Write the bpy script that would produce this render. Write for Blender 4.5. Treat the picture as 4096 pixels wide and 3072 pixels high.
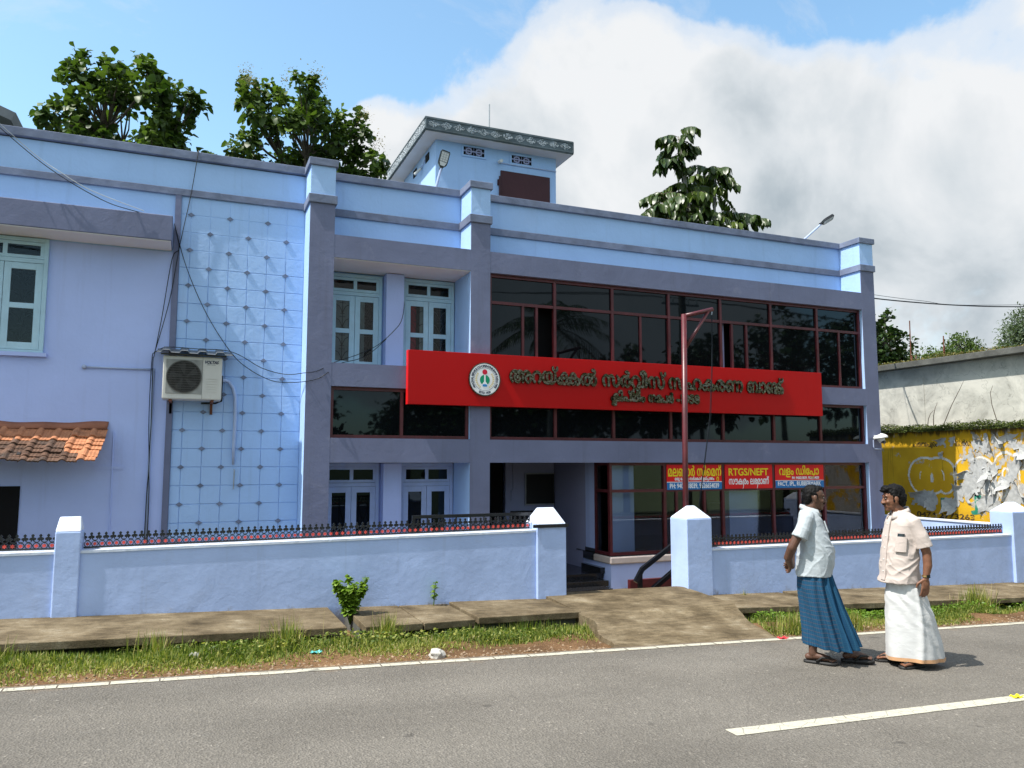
import bpy, bmesh, math, random
import numpy as np
from mathutils import Vector, Matrix

# ------------------------------------------------------------------ camera, sky, sun, exposure
for o in list(bpy.data.objects): bpy.data.objects.remove(o)
SC = bpy.context.scene
COL = SC.collection
R = math.radians
random.seed(7); RNG = np.random.default_rng(7)

cam = bpy.data.cameras.new('camera'); cam.sensor_width = 36; cam.lens = 3104/4096*36
cam.clip_start = .05; cam.clip_end = 3000
camo = bpy.data.objects.new('camera', cam); COL.objects.link(camo)
camo.location = (0, 0, 1.9); camo.rotation_euler = (R(90+5.741), 0, R(-22.59))
SC.camera = camo

LDIR = Vector((.60, .070, -1.0)).normalized()            # the way the sunlight travels
SUN_EL = math.asin(-LDIR.z)
SUN_AZ = math.atan2(-LDIR.x, -LDIR.y)                    # clockwise from +Y
sun = bpy.data.lights.new('sun', 'SUN'); sun.energy = 3.3; sun.angle = R(.53); sun.color = (1, .955, .89)
suno = bpy.data.objects.new('sun', sun); COL.objects.link(suno)
suno.location = (-20, -10, 40); suno.rotation_euler = LDIR.to_track_quat('-Z', 'Y').to_euler()

def N(nt, kind, **kw):
    n = nt.nodes.new(kind)
    for k, v in kw.items():
        if k.startswith('i_'):
            s = k[2:]; s = int(s) if s.isdigit() else s.replace('_', ' ')
            n.inputs[s].default_value = v
        else: setattr(n, k, v)
    return n
def L(nt, a, b): nt.links.new(a, b)
def ramp(nt, src, stops, interp='LINEAR'):
    r = nt.nodes.new('ShaderNodeValToRGB'); r.color_ramp.interpolation = interp
    els = r.color_ramp.elements
    while len(els) < len(stops): els.new(.5)
    for e, (p, c) in zip(els, stops):
        e.position = p; e.color = (c, c, c, 1) if isinstance(c, (int, float)) else (*c, 1)
    L(nt, src, r.inputs[0]); return r
def mixc(nt, fac, a, b, mode='MIX'):
    m = nt.nodes.new('ShaderNodeMix'); m.data_type = 'RGBA'; m.blend_type = mode
    for s, v in ((m.inputs['Factor'], fac), (m.inputs['A'], a), (m.inputs['B'], b)):
        if hasattr(v, 'is_linked'): L(nt, v, s)
        elif isinstance(v, (tuple, list)): s.default_value = (*v[:3], 1)
        else: s.default_value = v
    return m.outputs['Result']
def mth(nt, op, a, b=None, c=None, clamp=False):
    m = nt.nodes.new('ShaderNodeMath'); m.operation = op; m.use_clamp = clamp
    for i, v in enumerate((a, b, c)):
        if v is None: continue
        if hasattr(v, 'is_linked'): L(nt, v, m.inputs[i])
        else: m.inputs[i].default_value = v
    return m.outputs[0]

world = bpy.data.worlds.new('World'); SC.world = world; world.use_nodes = True
wt = world.node_tree; wt.nodes.clear()
wout = N(wt, 'ShaderNodeOutputWorld')
sky = N(wt, 'ShaderNodeTexSky'); sky.sky_type = 'NISHITA'; sky.sun_disc = False
sky.sun_elevation = SUN_EL; sky.sun_rotation = SUN_AZ; sky.air_density = 1.0; sky.dust_density = 1.4; sky.ozone_density = .7
bg1 = N(wt, 'ShaderNodeBackground', i_Strength=.15); L(wt, mixc(wt, 1., sky.outputs[0], (.84, 1.0, .95), 'MULTIPLY'), bg1.inputs[0])
tc = N(wt, 'ShaderNodeTexCoord')
def az(azd, eld):
    a, e = R(azd), R(eld); return (math.sin(a)*math.cos(e), math.cos(a)*math.cos(e), math.sin(e))
# cumulus banks: heading (clockwise from +Y), elevation, radius, all in degrees
BANKS = [(24, 20, 10), (29, 26, 7.5), (36, 17, 13), (46, 17, 10.5), (58, 16, 13), (63, 27, 8), (20, 13, 9), (14, 22, 4), (38, 6, 16), (64, 4, 18), (54, 8, 12), (80, 16, 20),
         (112, 30, 22), (155, 12, 16), (185, 42, 20), (225, 16, 20), (250, 30, 15), (290, 12, 18), (130, 58, 18), (330, 66, 14)]
n1 = N(wt, 'ShaderNodeTexNoise', i_Scale=3.2, i_Detail=9, i_Roughness=.56, i_Distortion=.25); L(wt, tc.outputs['Generated'], n1.inputs['Vector'])
n2 = N(wt, 'ShaderNodeTexNoise', i_Scale=9., i_Detail=7, i_Roughness=.6); L(wt, tc.outputs['Generated'], n2.inputs['Vector'])
acc = None
for a, e, r in BANKS:
    d = N(wt, 'ShaderNodeVectorMath', operation='DOT_PRODUCT'); L(wt, tc.outputs['Generated'], d.inputs[0]); d.inputs[1].default_value = az(a, e)
    c = math.cos(R(r)); v = mth(wt, 'MULTIPLY_ADD', d.outputs['Value'], 1/(1-c), -c/(1-c))
    v = mth(wt, 'MAXIMUM', v, -1.5)
    acc = v if acc is None else mth(wt, 'SMOOTH_MAX', acc, v, .35)
acc = mth(wt, 'MINIMUM', acc, .8)
nz = mth(wt, 'MULTIPLY_ADD', n1.outputs[0], 2.6, -1.3)
nz2 = mth(wt, 'MULTIPLY_ADD', n2.outputs[0], .9, -.45)
dens = mth(wt, 'ADD', acc, mth(wt, 'ADD', nz, nz2))
cmask = ramp(wt, mth(wt, 'MULTIPLY_ADD', dens, .5, .42), [(.37, 0.), (.50, .72), (.64, 1.)], 'EASE')
# wisps of thin cirrus everywhere in the blue
mapw = N(wt, 'ShaderNodeMapping'); mapw.inputs['Scale'].default_value = (2.2, 5.5, 3.0); mapw.inputs['Rotation'].default_value = (.3, .5, .2)
L(wt, tc.outputs['Generated'], mapw.inputs[0])
n3 = N(wt, 'ShaderNodeTexNoise', i_Scale=2.1, i_Detail=8, i_Roughness=.62, i_Distortion=.6); L(wt, mapw.outputs[0], n3.inputs['Vector'])
wisp = ramp(wt, n3.outputs[0], [(.54, 0.), (.75, .42)])
mask = mth(wt, 'MAXIMUM', cmask.outputs[0], wisp.outputs[0])
n4 = N(wt, 'ShaderNodeTexNoise', i_Scale=4.2, i_Detail=6, i_Roughness=.55, i_Distortion=.4)
mp4 = N(wt, 'ShaderNodeMapping'); mp4.inputs['Location'].default_value = (3.1, 1.7, 5.3); L(wt, tc.outputs['Generated'], mp4.inputs[0]); L(wt, mp4.outputs[0], n4.inputs['Vector'])
sep = N(wt, 'ShaderNodeSeparateXYZ'); L(wt, tc.outputs['Generated'], sep.inputs[0])
thick = mth(wt, 'MULTIPLY_ADD', dens, .42, -.02)
low = mth(wt, 'MULTIPLY_ADD', sep.outputs['Z'], -1.1, .42)
gr = mth(wt, 'ADD', mth(wt, 'ADD', thick, low), mth(wt, 'MULTIPLY_ADD', n4.outputs[0], 2.6, -1.30))
shade = ramp(wt, gr, [(.0, (.90, .92, .94)), (.40, (.72, .77, .81)), (.82, (.46, .53, .585)), (1., (.40, .47, .53))])
bg2 = N(wt, 'ShaderNodeBackground', i_Strength=.475); L(wt, shade.outputs[0], bg2.inputs[0])
mixs = N(wt, 'ShaderNodeMixShader'); L(wt, mask, mixs.inputs[0]); L(wt, bg1.outputs[0], mixs.inputs[1]); L(wt, bg2.outputs[0], mixs.inputs[2])
L(wt, mixs.outputs[0], wout.inputs[0])

SC.view_settings.view_transform = 'Standard'; SC.view_settings.look = 'None'
SC.view_settings.exposure = 1.05; SC.view_settings.gamma = 1.0; SC.view_settings.use_curve_mapping = False
SC.render.engine = 'CYCLES'
SC.cycles.max_bounces = 8; SC.cycles.transparent_max_bounces = 24; SC.cycles.caustics_reflective = False; SC.cycles.caustics_refractive = False
SC.cycles.use_denoising = True

# ------------------------------------------------------------------ materials
MATS = {}
def material(name):
    m = bpy.data.materials.new(name); m.use_nodes = True; MATS[name] = m
    nt = m.node_tree; return m, nt, nt.nodes['Principled BSDF']
def surf(name, col, rough=.8, var=.05, vscale=1.5, bump=.0, bscale=30., spec=.3, metal=0., grain=0., dirt=None, dscale=.6, coat=0.):
    """painted / solid surface: gentle colour variation, fine relief, optional stains with a shape of their own"""
    m, nt, b = material(name)
    g = N(nt, 'ShaderNodeNewGeometry')
    a = N(nt, 'ShaderNodeTexNoise', i_Scale=vscale, i_Detail=5, i_Roughness=.6); L(nt, g.outputs['Position'], a.inputs['Vector'])
    lo = tuple(max(0, c*(1-2*var)) for c in col); hi = tuple(min(1, c*(1+2*var)) for c in col)
    c = ramp(nt, a.outputs[0], [(.28, lo), (.72, hi)]).outputs[0]
    if grain:
        gn = N(nt, 'ShaderNodeTexNoise', i_Scale=220, i_Detail=2); L(nt, g.outputs['Position'], gn.inputs['Vector'])
        c = mixc(nt, 1., c, ramp(nt, gn.outputs[0], [(.3, 1-grain), (.7, 1.)]).outputs[0], 'MULTIPLY')
    if dirt:
        dn = N(nt, 'ShaderNodeTexNoise', i_Scale=dscale, i_Detail=9, i_Roughness=.7); L(nt, g.outputs['Position'], dn.inputs['Vector'])
        c = mixc(nt, ramp(nt, dn.outputs[0], [(dirt[1], 0.), (dirt[2], dirt[3])]).outputs[0], c, dirt[0])
    L(nt, c, b.inputs['Base Color'])
    b.inputs['Roughness'].default_value = rough; b.inputs['Specular IOR Level'].default_value = spec; b.inputs['Metallic'].default_value = metal
    if coat: b.inputs['Coat Weight'].default_value = coat; b.inputs['Coat Roughness'].default_value = .15
    if bump:
        b1 = N(nt, 'ShaderNodeTexNoise', i_Scale=bscale, i_Detail=6, i_Roughness=.6); L(nt, g.outputs['Position'], b1.inputs['Vector'])
        b2 = N(nt, 'ShaderNodeTexNoise', i_Scale=bscale*.2, i_Detail=4, i_Roughness=.5, i_Distortion=.8); L(nt, g.outputs['Position'], b2.inputs['Vector'])
        h = mth(nt, 'ADD', mth(nt, 'MULTIPLY', b1.outputs[0], .45), mth(nt, 'MULTIPLY', b2.outputs[0], 1.0))
        bm = N(nt, 'ShaderNodeBump', i_Strength=bump, i_Distance=.03); L(nt, h, bm.inputs['Height']); L(nt, bm.outputs[0], b.inputs['Normal'])
    return m
BLUE = (.385, .565, .87)
surf('paint_blue', BLUE, .75, .035, .9, .22, 22, dirt=((.40, .46, .62), .60, .80, .35))
surf('paint_lilac_bounce', (.46, .555, .90), .75, .03, .9, .16, 22)  # same wall paint as paint_blue, with the bounce-light tint put into its colour
surf('paint_grey', (.155, .172, .270), .7, .06, 1.2, .13, 30, dirt=((.30, .30, .40), .58, .72, .5), dscale=1.7)
surf('paint_grey_worn', (.165, .195, .285), .75, .14, 3.0, .2, 30, dirt=((.14, .15, .18), .52, .75, .7), dscale=2.6)
surf('paint_wall', (.40, .515, .80), .75, .06, 1.4, .26, 10, dirt=((.36, .42, .58), .56, .76, .5), dscale=1.3)
surf('paint_cap', (.60, .66, .78), .75, .04, 1.6, .3, 18, dirt=((.5, .5, .52), .62, .78, .5), dscale=3)
surf('soffit', (.76, .72, .72), .8, .03, 1.0, .1, 22, dirt=((.5, .42, .34), .70, .82, .5))
surf('timber_teal', (.42, .61, .72), .55, .05, 4.0, .12, 40)
surf('timber_lilac', (.38, .47, .70), .55, .05, 4.0, .1, 40)
surf('maroon', (.085, .013, .017), .38, .18, 5., .05, 60, spec=.5, dirt=((.20, .10, .10), .68, .74, .3), dscale=9)
surf('maroon_door', (.055, .016, .021), .55, .06, 2., .1, 30)
surf('sign_red', (.44, .0008, .0008), .42, .02, 1.0, spec=.25)
surf('sign_edge', (.75, .66, .66), .5)
surf('white', (.66, .66, .64), .45, .03, 4.)
surf('print_yellow', (.85, .68, .02), .5, .01)
surf('print_white', (.82, .82, .82), .5, .01)
surf('print_blue', (.02, .17, .45), .45, .03)
surf('print_navy', (.02, .025, .06), .5, .01)
surf('print_red', (.72, .01, .012), .4, .03)
surf('emblem_green', (.005, .28, .14), .5, .01)
surf('emblem_crimson', (.62, .015, .05), .5, .01)
surf('emblem_gold', (.70, .55, .25), .5, .03)
surf('emblem_blue', (.03, .25, .60), .5, .01)
surf('black_iron', (.008, .009, .012), .28, .1, 9, .1, 60, spec=.6)
surf('red_paint', (.52, .055, .035), .35, .15, 14, spec=.5)
surf('cable', (.012, .016, .022), .6)
surf('cable_light', (.45, .48, .5), .6)
surf('pvc_blue', (.40, .48, .68), .5, .04, 5)
surf('granite_black', (.016, .016, .018), .18, .2, 40, spec=.5)
surf('sill_beige', (.55, .46, .42), .5, .06, 6)
surf('cream_plastic', (.60, .585, .54), .45, .03, 3, dirt=((.34, .30, .25), .58, .74, .5), dscale=5)
surf('ac_grille', (.03, .028, .026), .5, .15, 9)
surf('ac_square', (.30, .30, .28), .5, .15, 6)
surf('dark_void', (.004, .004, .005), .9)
surf('rust', (.16, .06, .035), .8, .2, 15, .3)
surf('galv', (.36, .38, .40), .5, .1, 6, metal=.3)
surf('roof_sheet', (.12, .13, .14), .5, .1, 4)
surf('clay_new', (.42, .175, .085), .8, .16, 7, .3, 60, dirt=((.22, .11, .06), .55, .75, .6), dscale=3)
surf('clay_old', (.12, .065, .042), .85, .3, 7, .3, 60, dirt=((.045, .04, .035), .48, .66, .8), dscale=4)
surf('clay_ridge', (.30, .12, .07), .8, .14, 3, .2, 40, dirt=((.70, .70, .74), .675, .69, .95), dscale=6)
surf('skirt_dark', (.05, .05, .055), .5, .2, 8)
surf('interior_lilac', (.34, .36, .55), .8, .04)
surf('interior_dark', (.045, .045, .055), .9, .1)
surf('curtain', (.035, .04, .042), .9, .2, 3)
surf('curtain_light', (.30, .33, .34), .9, .2, 3)
surf('curtain_red', (.42, .03, .05), .9, .2, 3)
surf('notice', (.012, .012, .012), .5)
surf('steel', (.35, .36, .38), .35, .05, 8, metal=.8)
surf('concrete_dark', (.10, .10, .09), .9, .2, 2.5, .5, 14, dirt=((.05, .05, .045), .5, .7, .8), dscale=1.8)
surf('stone', (.42, .40, .36), .9, .2, 9, .8, 20)
surf('litter_teal', (.10, .50, .50), .4); surf('litter_red', (.55, .04, .05), .4)

def emat(name, build):
    m, nt, b = material(name); build(m, nt, b); return m
def _asphalt(m, nt, b):
    g = N(nt, 'ShaderNodeNewGeometry'); P = g.outputs['Position']
    big = N(nt, 'ShaderNodeTexNoise', i_Scale=.9, i_Detail=6, i_Roughness=.6); L(nt, P, big.inputs['Vector'])
    c = ramp(nt, big.outputs[0], [(.3, (.134, .120, .101)), (.7, (.176, .159, .135))]).outputs[0]
    v = N(nt, 'ShaderNodeTexVoronoi', i_Scale=60.); v.feature = 'F1'; L(nt, P, v.inputs['Vector'])
    agg = ramp(nt, v.outputs['Color'], [(.0, .78), (.72, 1.0), (.90, 1.1), (.985, 1.8), (1., 2.1)]).outputs[0]
    c = mixc(nt, 1., c, agg, 'MULTIPLY')
    fine = N(nt, 'ShaderNodeTexNoise', i_Scale=95, i_Detail=3); L(nt, P, fine.inputs['Vector'])
    c = mixc(nt, 1., c, ramp(nt, fine.outputs[0], [(.32, .72), (.68, 1.3)]).outputs[0], 'MULTIPLY')
    sp = N(nt, 'ShaderNodeTexNoise', i_Scale=2.6, i_Detail=2); L(nt, P, sp.inputs['Vector'])
    c = mixc(nt, ramp(nt, sp.outputs[0], [(.735, 0.), (.76, .55)]).outputs[0], c, (.05, .045, .04))
    # long scuffs along the wheel tracks
    mp = N(nt, 'ShaderNodeMapping'); mp.inputs['Scale'].default_value = (.12, 1.3, 1); L(nt, P, mp.inputs[0])
    tr = N(nt, 'ShaderNodeTexNoise', i_Scale=1., i_Detail=4); L(nt, mp.outputs[0], tr.inputs['Vector'])
    c = mixc(nt, 1., c, ramp(nt, tr.outputs[0], [(.35, .90), (.65, 1.1)]).outputs[0], 'MULTIPLY')
    sy = N(nt, 'ShaderNodeSeparateXYZ'); L(nt, P, sy.inputs[0])
    du = N(nt, 'ShaderNodeTexNoise', i_Scale=3.2, i_Detail=8, i_Roughness=.7); L(nt, P, du.inputs['Vector'])
    edge = mth(nt, 'MULTIPLY_ADD', sy.outputs['Y'], 1.1, -7.42)
    c = mixc(nt, ramp(nt, mth(nt, 'ADD', du.outputs[0], edge), [(.50, 0.), (.86, .75)]).outputs[0], c, (.21, .145, .088))
    L(nt, c, b.inputs['Base Color']); b.inputs['Roughness'].default_value = .82; b.inputs['Specular IOR Level'].default_value = .28
    bm = N(nt, 'ShaderNodeBump', i_Strength=.65, i_Distance=.012); L(nt, mth(nt, 'ADD', v.outputs['Distance'], fine.outputs[0]), bm.inputs['Height']); L(nt, bm.outputs[0], b.inputs['Normal'])
emat('asphalt', _asphalt)
def _marking(m, nt, b):
    g = N(nt, 'ShaderNodeNewGeometry'); P = g.outputs['Position']
    a = N(nt, 'ShaderNodeTexNoise', i_Scale=60, i_Detail=5, i_Roughness=.7); L(nt, P, a.inputs['Vector'])
    cr = N(nt, 'ShaderNodeTexVoronoi', i_Scale=7.); cr.feature = 'DISTANCE_TO_EDGE'; L(nt, P, cr.inputs['Vector'])
    worn = mth(nt, 'MAXIMUM', ramp(nt, a.outputs[0], [(.57, 0.), (.66, .9)]).outputs[0], ramp(nt, cr.outputs['Distance'], [(.0, .9), (.03, 0.)]).outputs[0])
    L(nt, mixc(nt, worn, (.47, .44, .35), (.14, .13, .11)), b.inputs['Base Color']); b.inputs['Roughness'].default_value = .75
emat('road_paint', _marking)
def _concrete(m, nt, b):
    g = N(nt, 'ShaderNodeNewGeometry'); P = g.outputs['Position']
    a = N(nt, 'ShaderNodeTexNoise', i_Scale=2.2, i_Detail=8, i_Roughness=.68); L(nt, P, a.inputs['Vector'])
    c = ramp(nt, a.outputs[0], [(.30, (.060, .044, .024)), (.47, (.130, .098, .058)), (.58, (.19, .148, .092)), (.72, (.30, .255, .18))]).outputs[0]
    mp = N(nt, 'ShaderNodeMapping'); mp.inputs['Scale'].default_value = (2.5, 14, 6); L(nt, P, mp.inputs[0])
    s = N(nt, 'ShaderNodeTexNoise', i_Scale=1.6, i_Detail=6, i_Roughness=.7); L(nt, mp.outputs[0], s.inputs['Vector'])
    c = mixc(nt, 1., c, ramp(nt, s.outputs[0], [(.3, .62), (.7, 1.25)]).outputs[0], 'MULTIPLY')
    f = N(nt, 'ShaderNodeTexNoise', i_Scale=90, i_Detail=3); L(nt, P, f.inputs['Vector'])
    c = mixc(nt, 1., c, ramp(nt, f.outputs[0], [(.3, .75), (.7, 1.25)]).outputs[0], 'MULTIPLY')
    L(nt, c, b.inputs['Base Color']); b.inputs['Roughness'].default_value = .92; b.inputs['Specular IOR Level'].default_value = .15
    bm = N(nt, 'ShaderNodeBump', i_Strength=.5, i_Distance=.015); L(nt, mth(nt, 'ADD', s.outputs[0], mth(nt, 'MULTIPLY', f.outputs[0], .5)), bm.inputs['Height']); L(nt, bm.outputs[0], b.inputs['Normal'])
emat('concrete_path', _concrete)
def _soil(m, nt, b):
    g = N(nt, 'ShaderNodeNewGeometry'); P = g.outputs['Position']
    a = N(nt, 'ShaderNodeTexNoise', i_Scale=1.6, i_Detail=8, i_Roughness=.65); L(nt, P, a.inputs['Vector'])
    c = ramp(nt, a.outputs[0], [(.3, (.10, .058, .030)), (.5, (.20, .115, .058)), (.7, (.31, .185, .10))]).outputs[0]
    f = N(nt, 'ShaderNodeTexNoise', i_Scale=45, i_Detail=5, i_Roughness=.7); L(nt, P, f.inputs['Vector'])
    c = mixc(nt, 1., c, ramp(nt, f.outputs[0], [(.3, .55), (.7, 1.35)]).outputs[0], 'MULTIPLY')
    L(nt, c, b.inputs['Base Color']); b.inputs['Roughness'].default_value = .95; b.inputs['Specular IOR Level'].default_value = .1
    bm = N(nt, 'ShaderNodeBump', i_Strength=.9, i_Distance=.03); L(nt, f.outputs[0], bm.inputs['Height']); L(nt, bm.outputs[0], b.inputs['Normal'])
emat('soil', _soil)
def _glass_dark(m, nt, b):
    g = N(nt, 'ShaderNodeNewGeometry')
    a = N(nt, 'ShaderNodeTexNoise', i_Scale=1.4, i_Detail=2); L(nt, g.outputs['Position'], a.inputs['Vector'])
    b.inputs['Base Color'].default_value = (.004, .005, .006, 1)
    L(nt, ramp(nt, a.outputs[0], [(.3, .012), (.7, .03)]).outputs[0], b.inputs['Roughness'])
    b.inputs['IOR'].default_value = 1.40; b.inputs['Specular Tint'].default_value = (.70, .88, 1, 1)
    bm = N(nt, 'ShaderNodeBump', i_Strength=.03, i_Distance=.02); L(nt, a.outputs[0], bm.inputs['Height']); L(nt, bm.outputs[0], b.inputs['Normal'])
emat('glass_tinted', _glass_dark)
def _glass(tint, name, ior=1.5):
    def f(m, nt, b):
        out = nt.nodes['Material Output']
        fr = N(nt, 'ShaderNodeFresnel'); fr.inputs['IOR'].default_value = ior
        t = N(nt, 'ShaderNodeBsdfTransparent'); t.inputs[0].default_value = (*tint, 1)
        gl = N(nt, 'ShaderNodeBsdfGlossy'); gl.inputs['Roughness'].default_value = .015; gl.inputs[0].default_value = (1, 1, 1, 1)
        mx = N(nt, 'ShaderNodeMixShader'); L(nt, fr.outputs[0], mx.inputs[0]); L(nt, t.outputs[0], mx.inputs[1]); L(nt, gl.outputs[0], mx.inputs[2])
        L(nt, mx.outputs[0], out.inputs[0]); nt.nodes.remove(b)
    emat(name, f)
_glass((.90, .93, .94), 'glass_clear', 1.55)
_glass((.72, .76, .76), 'glass_pane', 1.28)
def _mirror(m, nt, b):
    g = N(nt, 'ShaderNodeNewGeometry')
    a = N(nt, 'ShaderNodeTexNoise', i_Scale=9., i_Detail=3, i_Distortion=1.2); L(nt, g.outputs['Position'], a.inputs['Vector'])
    b.inputs['Base Color'].default_value = (.17, .155, .11, 1); b.inputs['Metallic'].default_value = 1.; b.inputs['Roughness'].default_value = .06
    bm = N(nt, 'ShaderNodeBump', i_Strength=.35, i_Distance=.05); L(nt, a.outputs[0], bm.inputs['Height']); L(nt, bm.outputs[0], b.inputs['Normal'])
emat('mirror_gold', _mirror)
def leafmat(name, dark, light, trans=.25, rough=.45):
    def f(m, nt, b):
        at = N(nt, 'ShaderNodeAttribute', attribute_name='rnd')
        st = [(0., dark), (.75, tuple((d+l)/2 for d, l in zip(dark, light))), (1., light)]
        if name == 'grass': st = [(0., dark), (.45, (.14, .19, .03)), (.74, light), (.88, (.40, .36, .12)), (1., (.44, .36, .18))]
        c = ramp(nt, at.outputs['Fac'], st).outputs[0]
        L(nt, c, b.inputs['Base Color']); b.inputs['Roughness'].default_value = rough; b.inputs['Specular IOR Level'].default_value = .35
        tr = N(nt, 'ShaderNodeBsdfTranslucent'); L(nt, mixc(nt, 1., c, (1.0, 1.15, .45), 'MULTIPLY'), tr.inputs[0])
        mx = N(nt, 'ShaderNodeMixShader'); mx.inputs[0].default_value = trans
        L(nt, b.outputs[0], mx.inputs[1]); L(nt, tr.outputs[0], mx.inputs[2]); L(nt, mx.outputs[0], nt.nodes['Material Output'].inputs[0])
    emat(name, f)
leafmat('leaf_teak', (.020, .045, .010), (.20, .285, .060), .36)
leafmat('leaf_compound', (.020, .045, .012), (.105, .150, .022), .24, .35)
leafmat('leaf_jack', (.016, .040, .012), (.085, .125, .030), .15, .3)
leafmat('leaf_bush', (.050, .085, .018), (.15, .21, .05), .3)
leafmat('leaf_grey', (.075, .105, .060), (.20, .25, .15), .3)
leafmat('grass', (.07, .12, .016), (.37, .37, .085), .40, .55)
leafmat('weed', (.085, .16, .012), (.22, .34, .03), .3)
leafmat('moss', (.030, .050, .008), (.150, .180, .030), .2, .7)
leafmat('dry_plant', (.14, .09, .03), (.30, .26, .08), .2, .7)
leafmat('flower_cream', (.30, .24, .12), (.48, .42, .26), .2, .7)
surf('pebble', (.46,.50,.54), .8, .3, 30)
surf('bark', (.10, .08, .06), .9, .2, 8, .6, 30)
surf('bark_pale', (.22, .21, .19), .9, .2, 8, .6, 30)
surf('far_verge', (.045, .06, .02), .95, .3, 1.2, .5, 8)
surf('gravel', (.24, .17, .11), .95, .3, 30)
surf('ac_bar', (.10, .095, .085), .5)

def _splash():
    nt = MATS['paint_wall'].node_tree; b = nt.nodes['Principled BSDF']; src = b.inputs['Base Color'].links[0].from_socket
    g = N(nt, 'ShaderNodeNewGeometry'); sp = N(nt, 'ShaderNodeSeparateXYZ'); L(nt, g.outputs['Position'], sp.inputs[0])
    hgt = mth(nt, 'ADD', sp.outputs['Z'], mth(nt, 'MULTIPLY_ADD', sp.outputs['X'], .034, -.30))
    n_ = N(nt, 'ShaderNodeTexNoise', i_Scale=7., i_Detail=8, i_Roughness=.75); L(nt, g.outputs['Position'], n_.inputs['Vector'])
    k = ramp(nt, mth(nt, 'ADD', n_.outputs[0], mth(nt, 'MULTIPLY', hgt, -1.6)), [(.50, 0.), (.72, .75)]).outputs[0]
    c = mixc(nt, k, src, (.24, .20, .16))
    ms = N(nt, 'ShaderNodeMapping'); ms.inputs['Scale'].default_value = (9, 9, .5); L(nt, g.outputs['Position'], ms.inputs[0])
    st = N(nt, 'ShaderNodeTexNoise', i_Scale=1., i_Detail=6, i_Roughness=.6); L(nt, ms.outputs[0], st.inputs['Vector'])
    c = mixc(nt, ramp(nt, st.outputs[0], [(.60, 0.), (.78, .28)]).outputs[0], c, (.26, .30, .40)); L(nt, c, b.inputs['Base Color'])
_splash()
def _streaks(name, col, amt):
    nt = MATS[name].node_tree; b = nt.nodes['Principled BSDF']; src = b.inputs['Base Color'].links[0].from_socket
    g = N(nt, 'ShaderNodeNewGeometry'); ms = N(nt, 'ShaderNodeMapping'); ms.inputs['Scale'].default_value = (6, 6, .35); L(nt, g.outputs['Position'], ms.inputs[0])
    st = N(nt, 'ShaderNodeTexNoise', i_Scale=1., i_Detail=7, i_Roughness=.62); L(nt, ms.outputs[0], st.inputs['Vector'])
    L(nt, mixc(nt, ramp(nt, st.outputs[0], [(.56, 0.), (.80, amt)]).outputs[0], src, col), b.inputs['Base Color'])
_streaks('paint_blue', (.22, .30, .46), .30); _streaks('paint_lilac_bounce', (.24, .27, .44), .25); _streaks('paint_grey', (.10, .105, .14), .4); _streaks('sign_red', (.26, .003, .003), .25)
surf('eave_paint', (.115, .145, .165), .8, .15, 4, .2, 30, dirt=((.07, .085, .075), .52, .7, .7), dscale=2.2)
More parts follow.
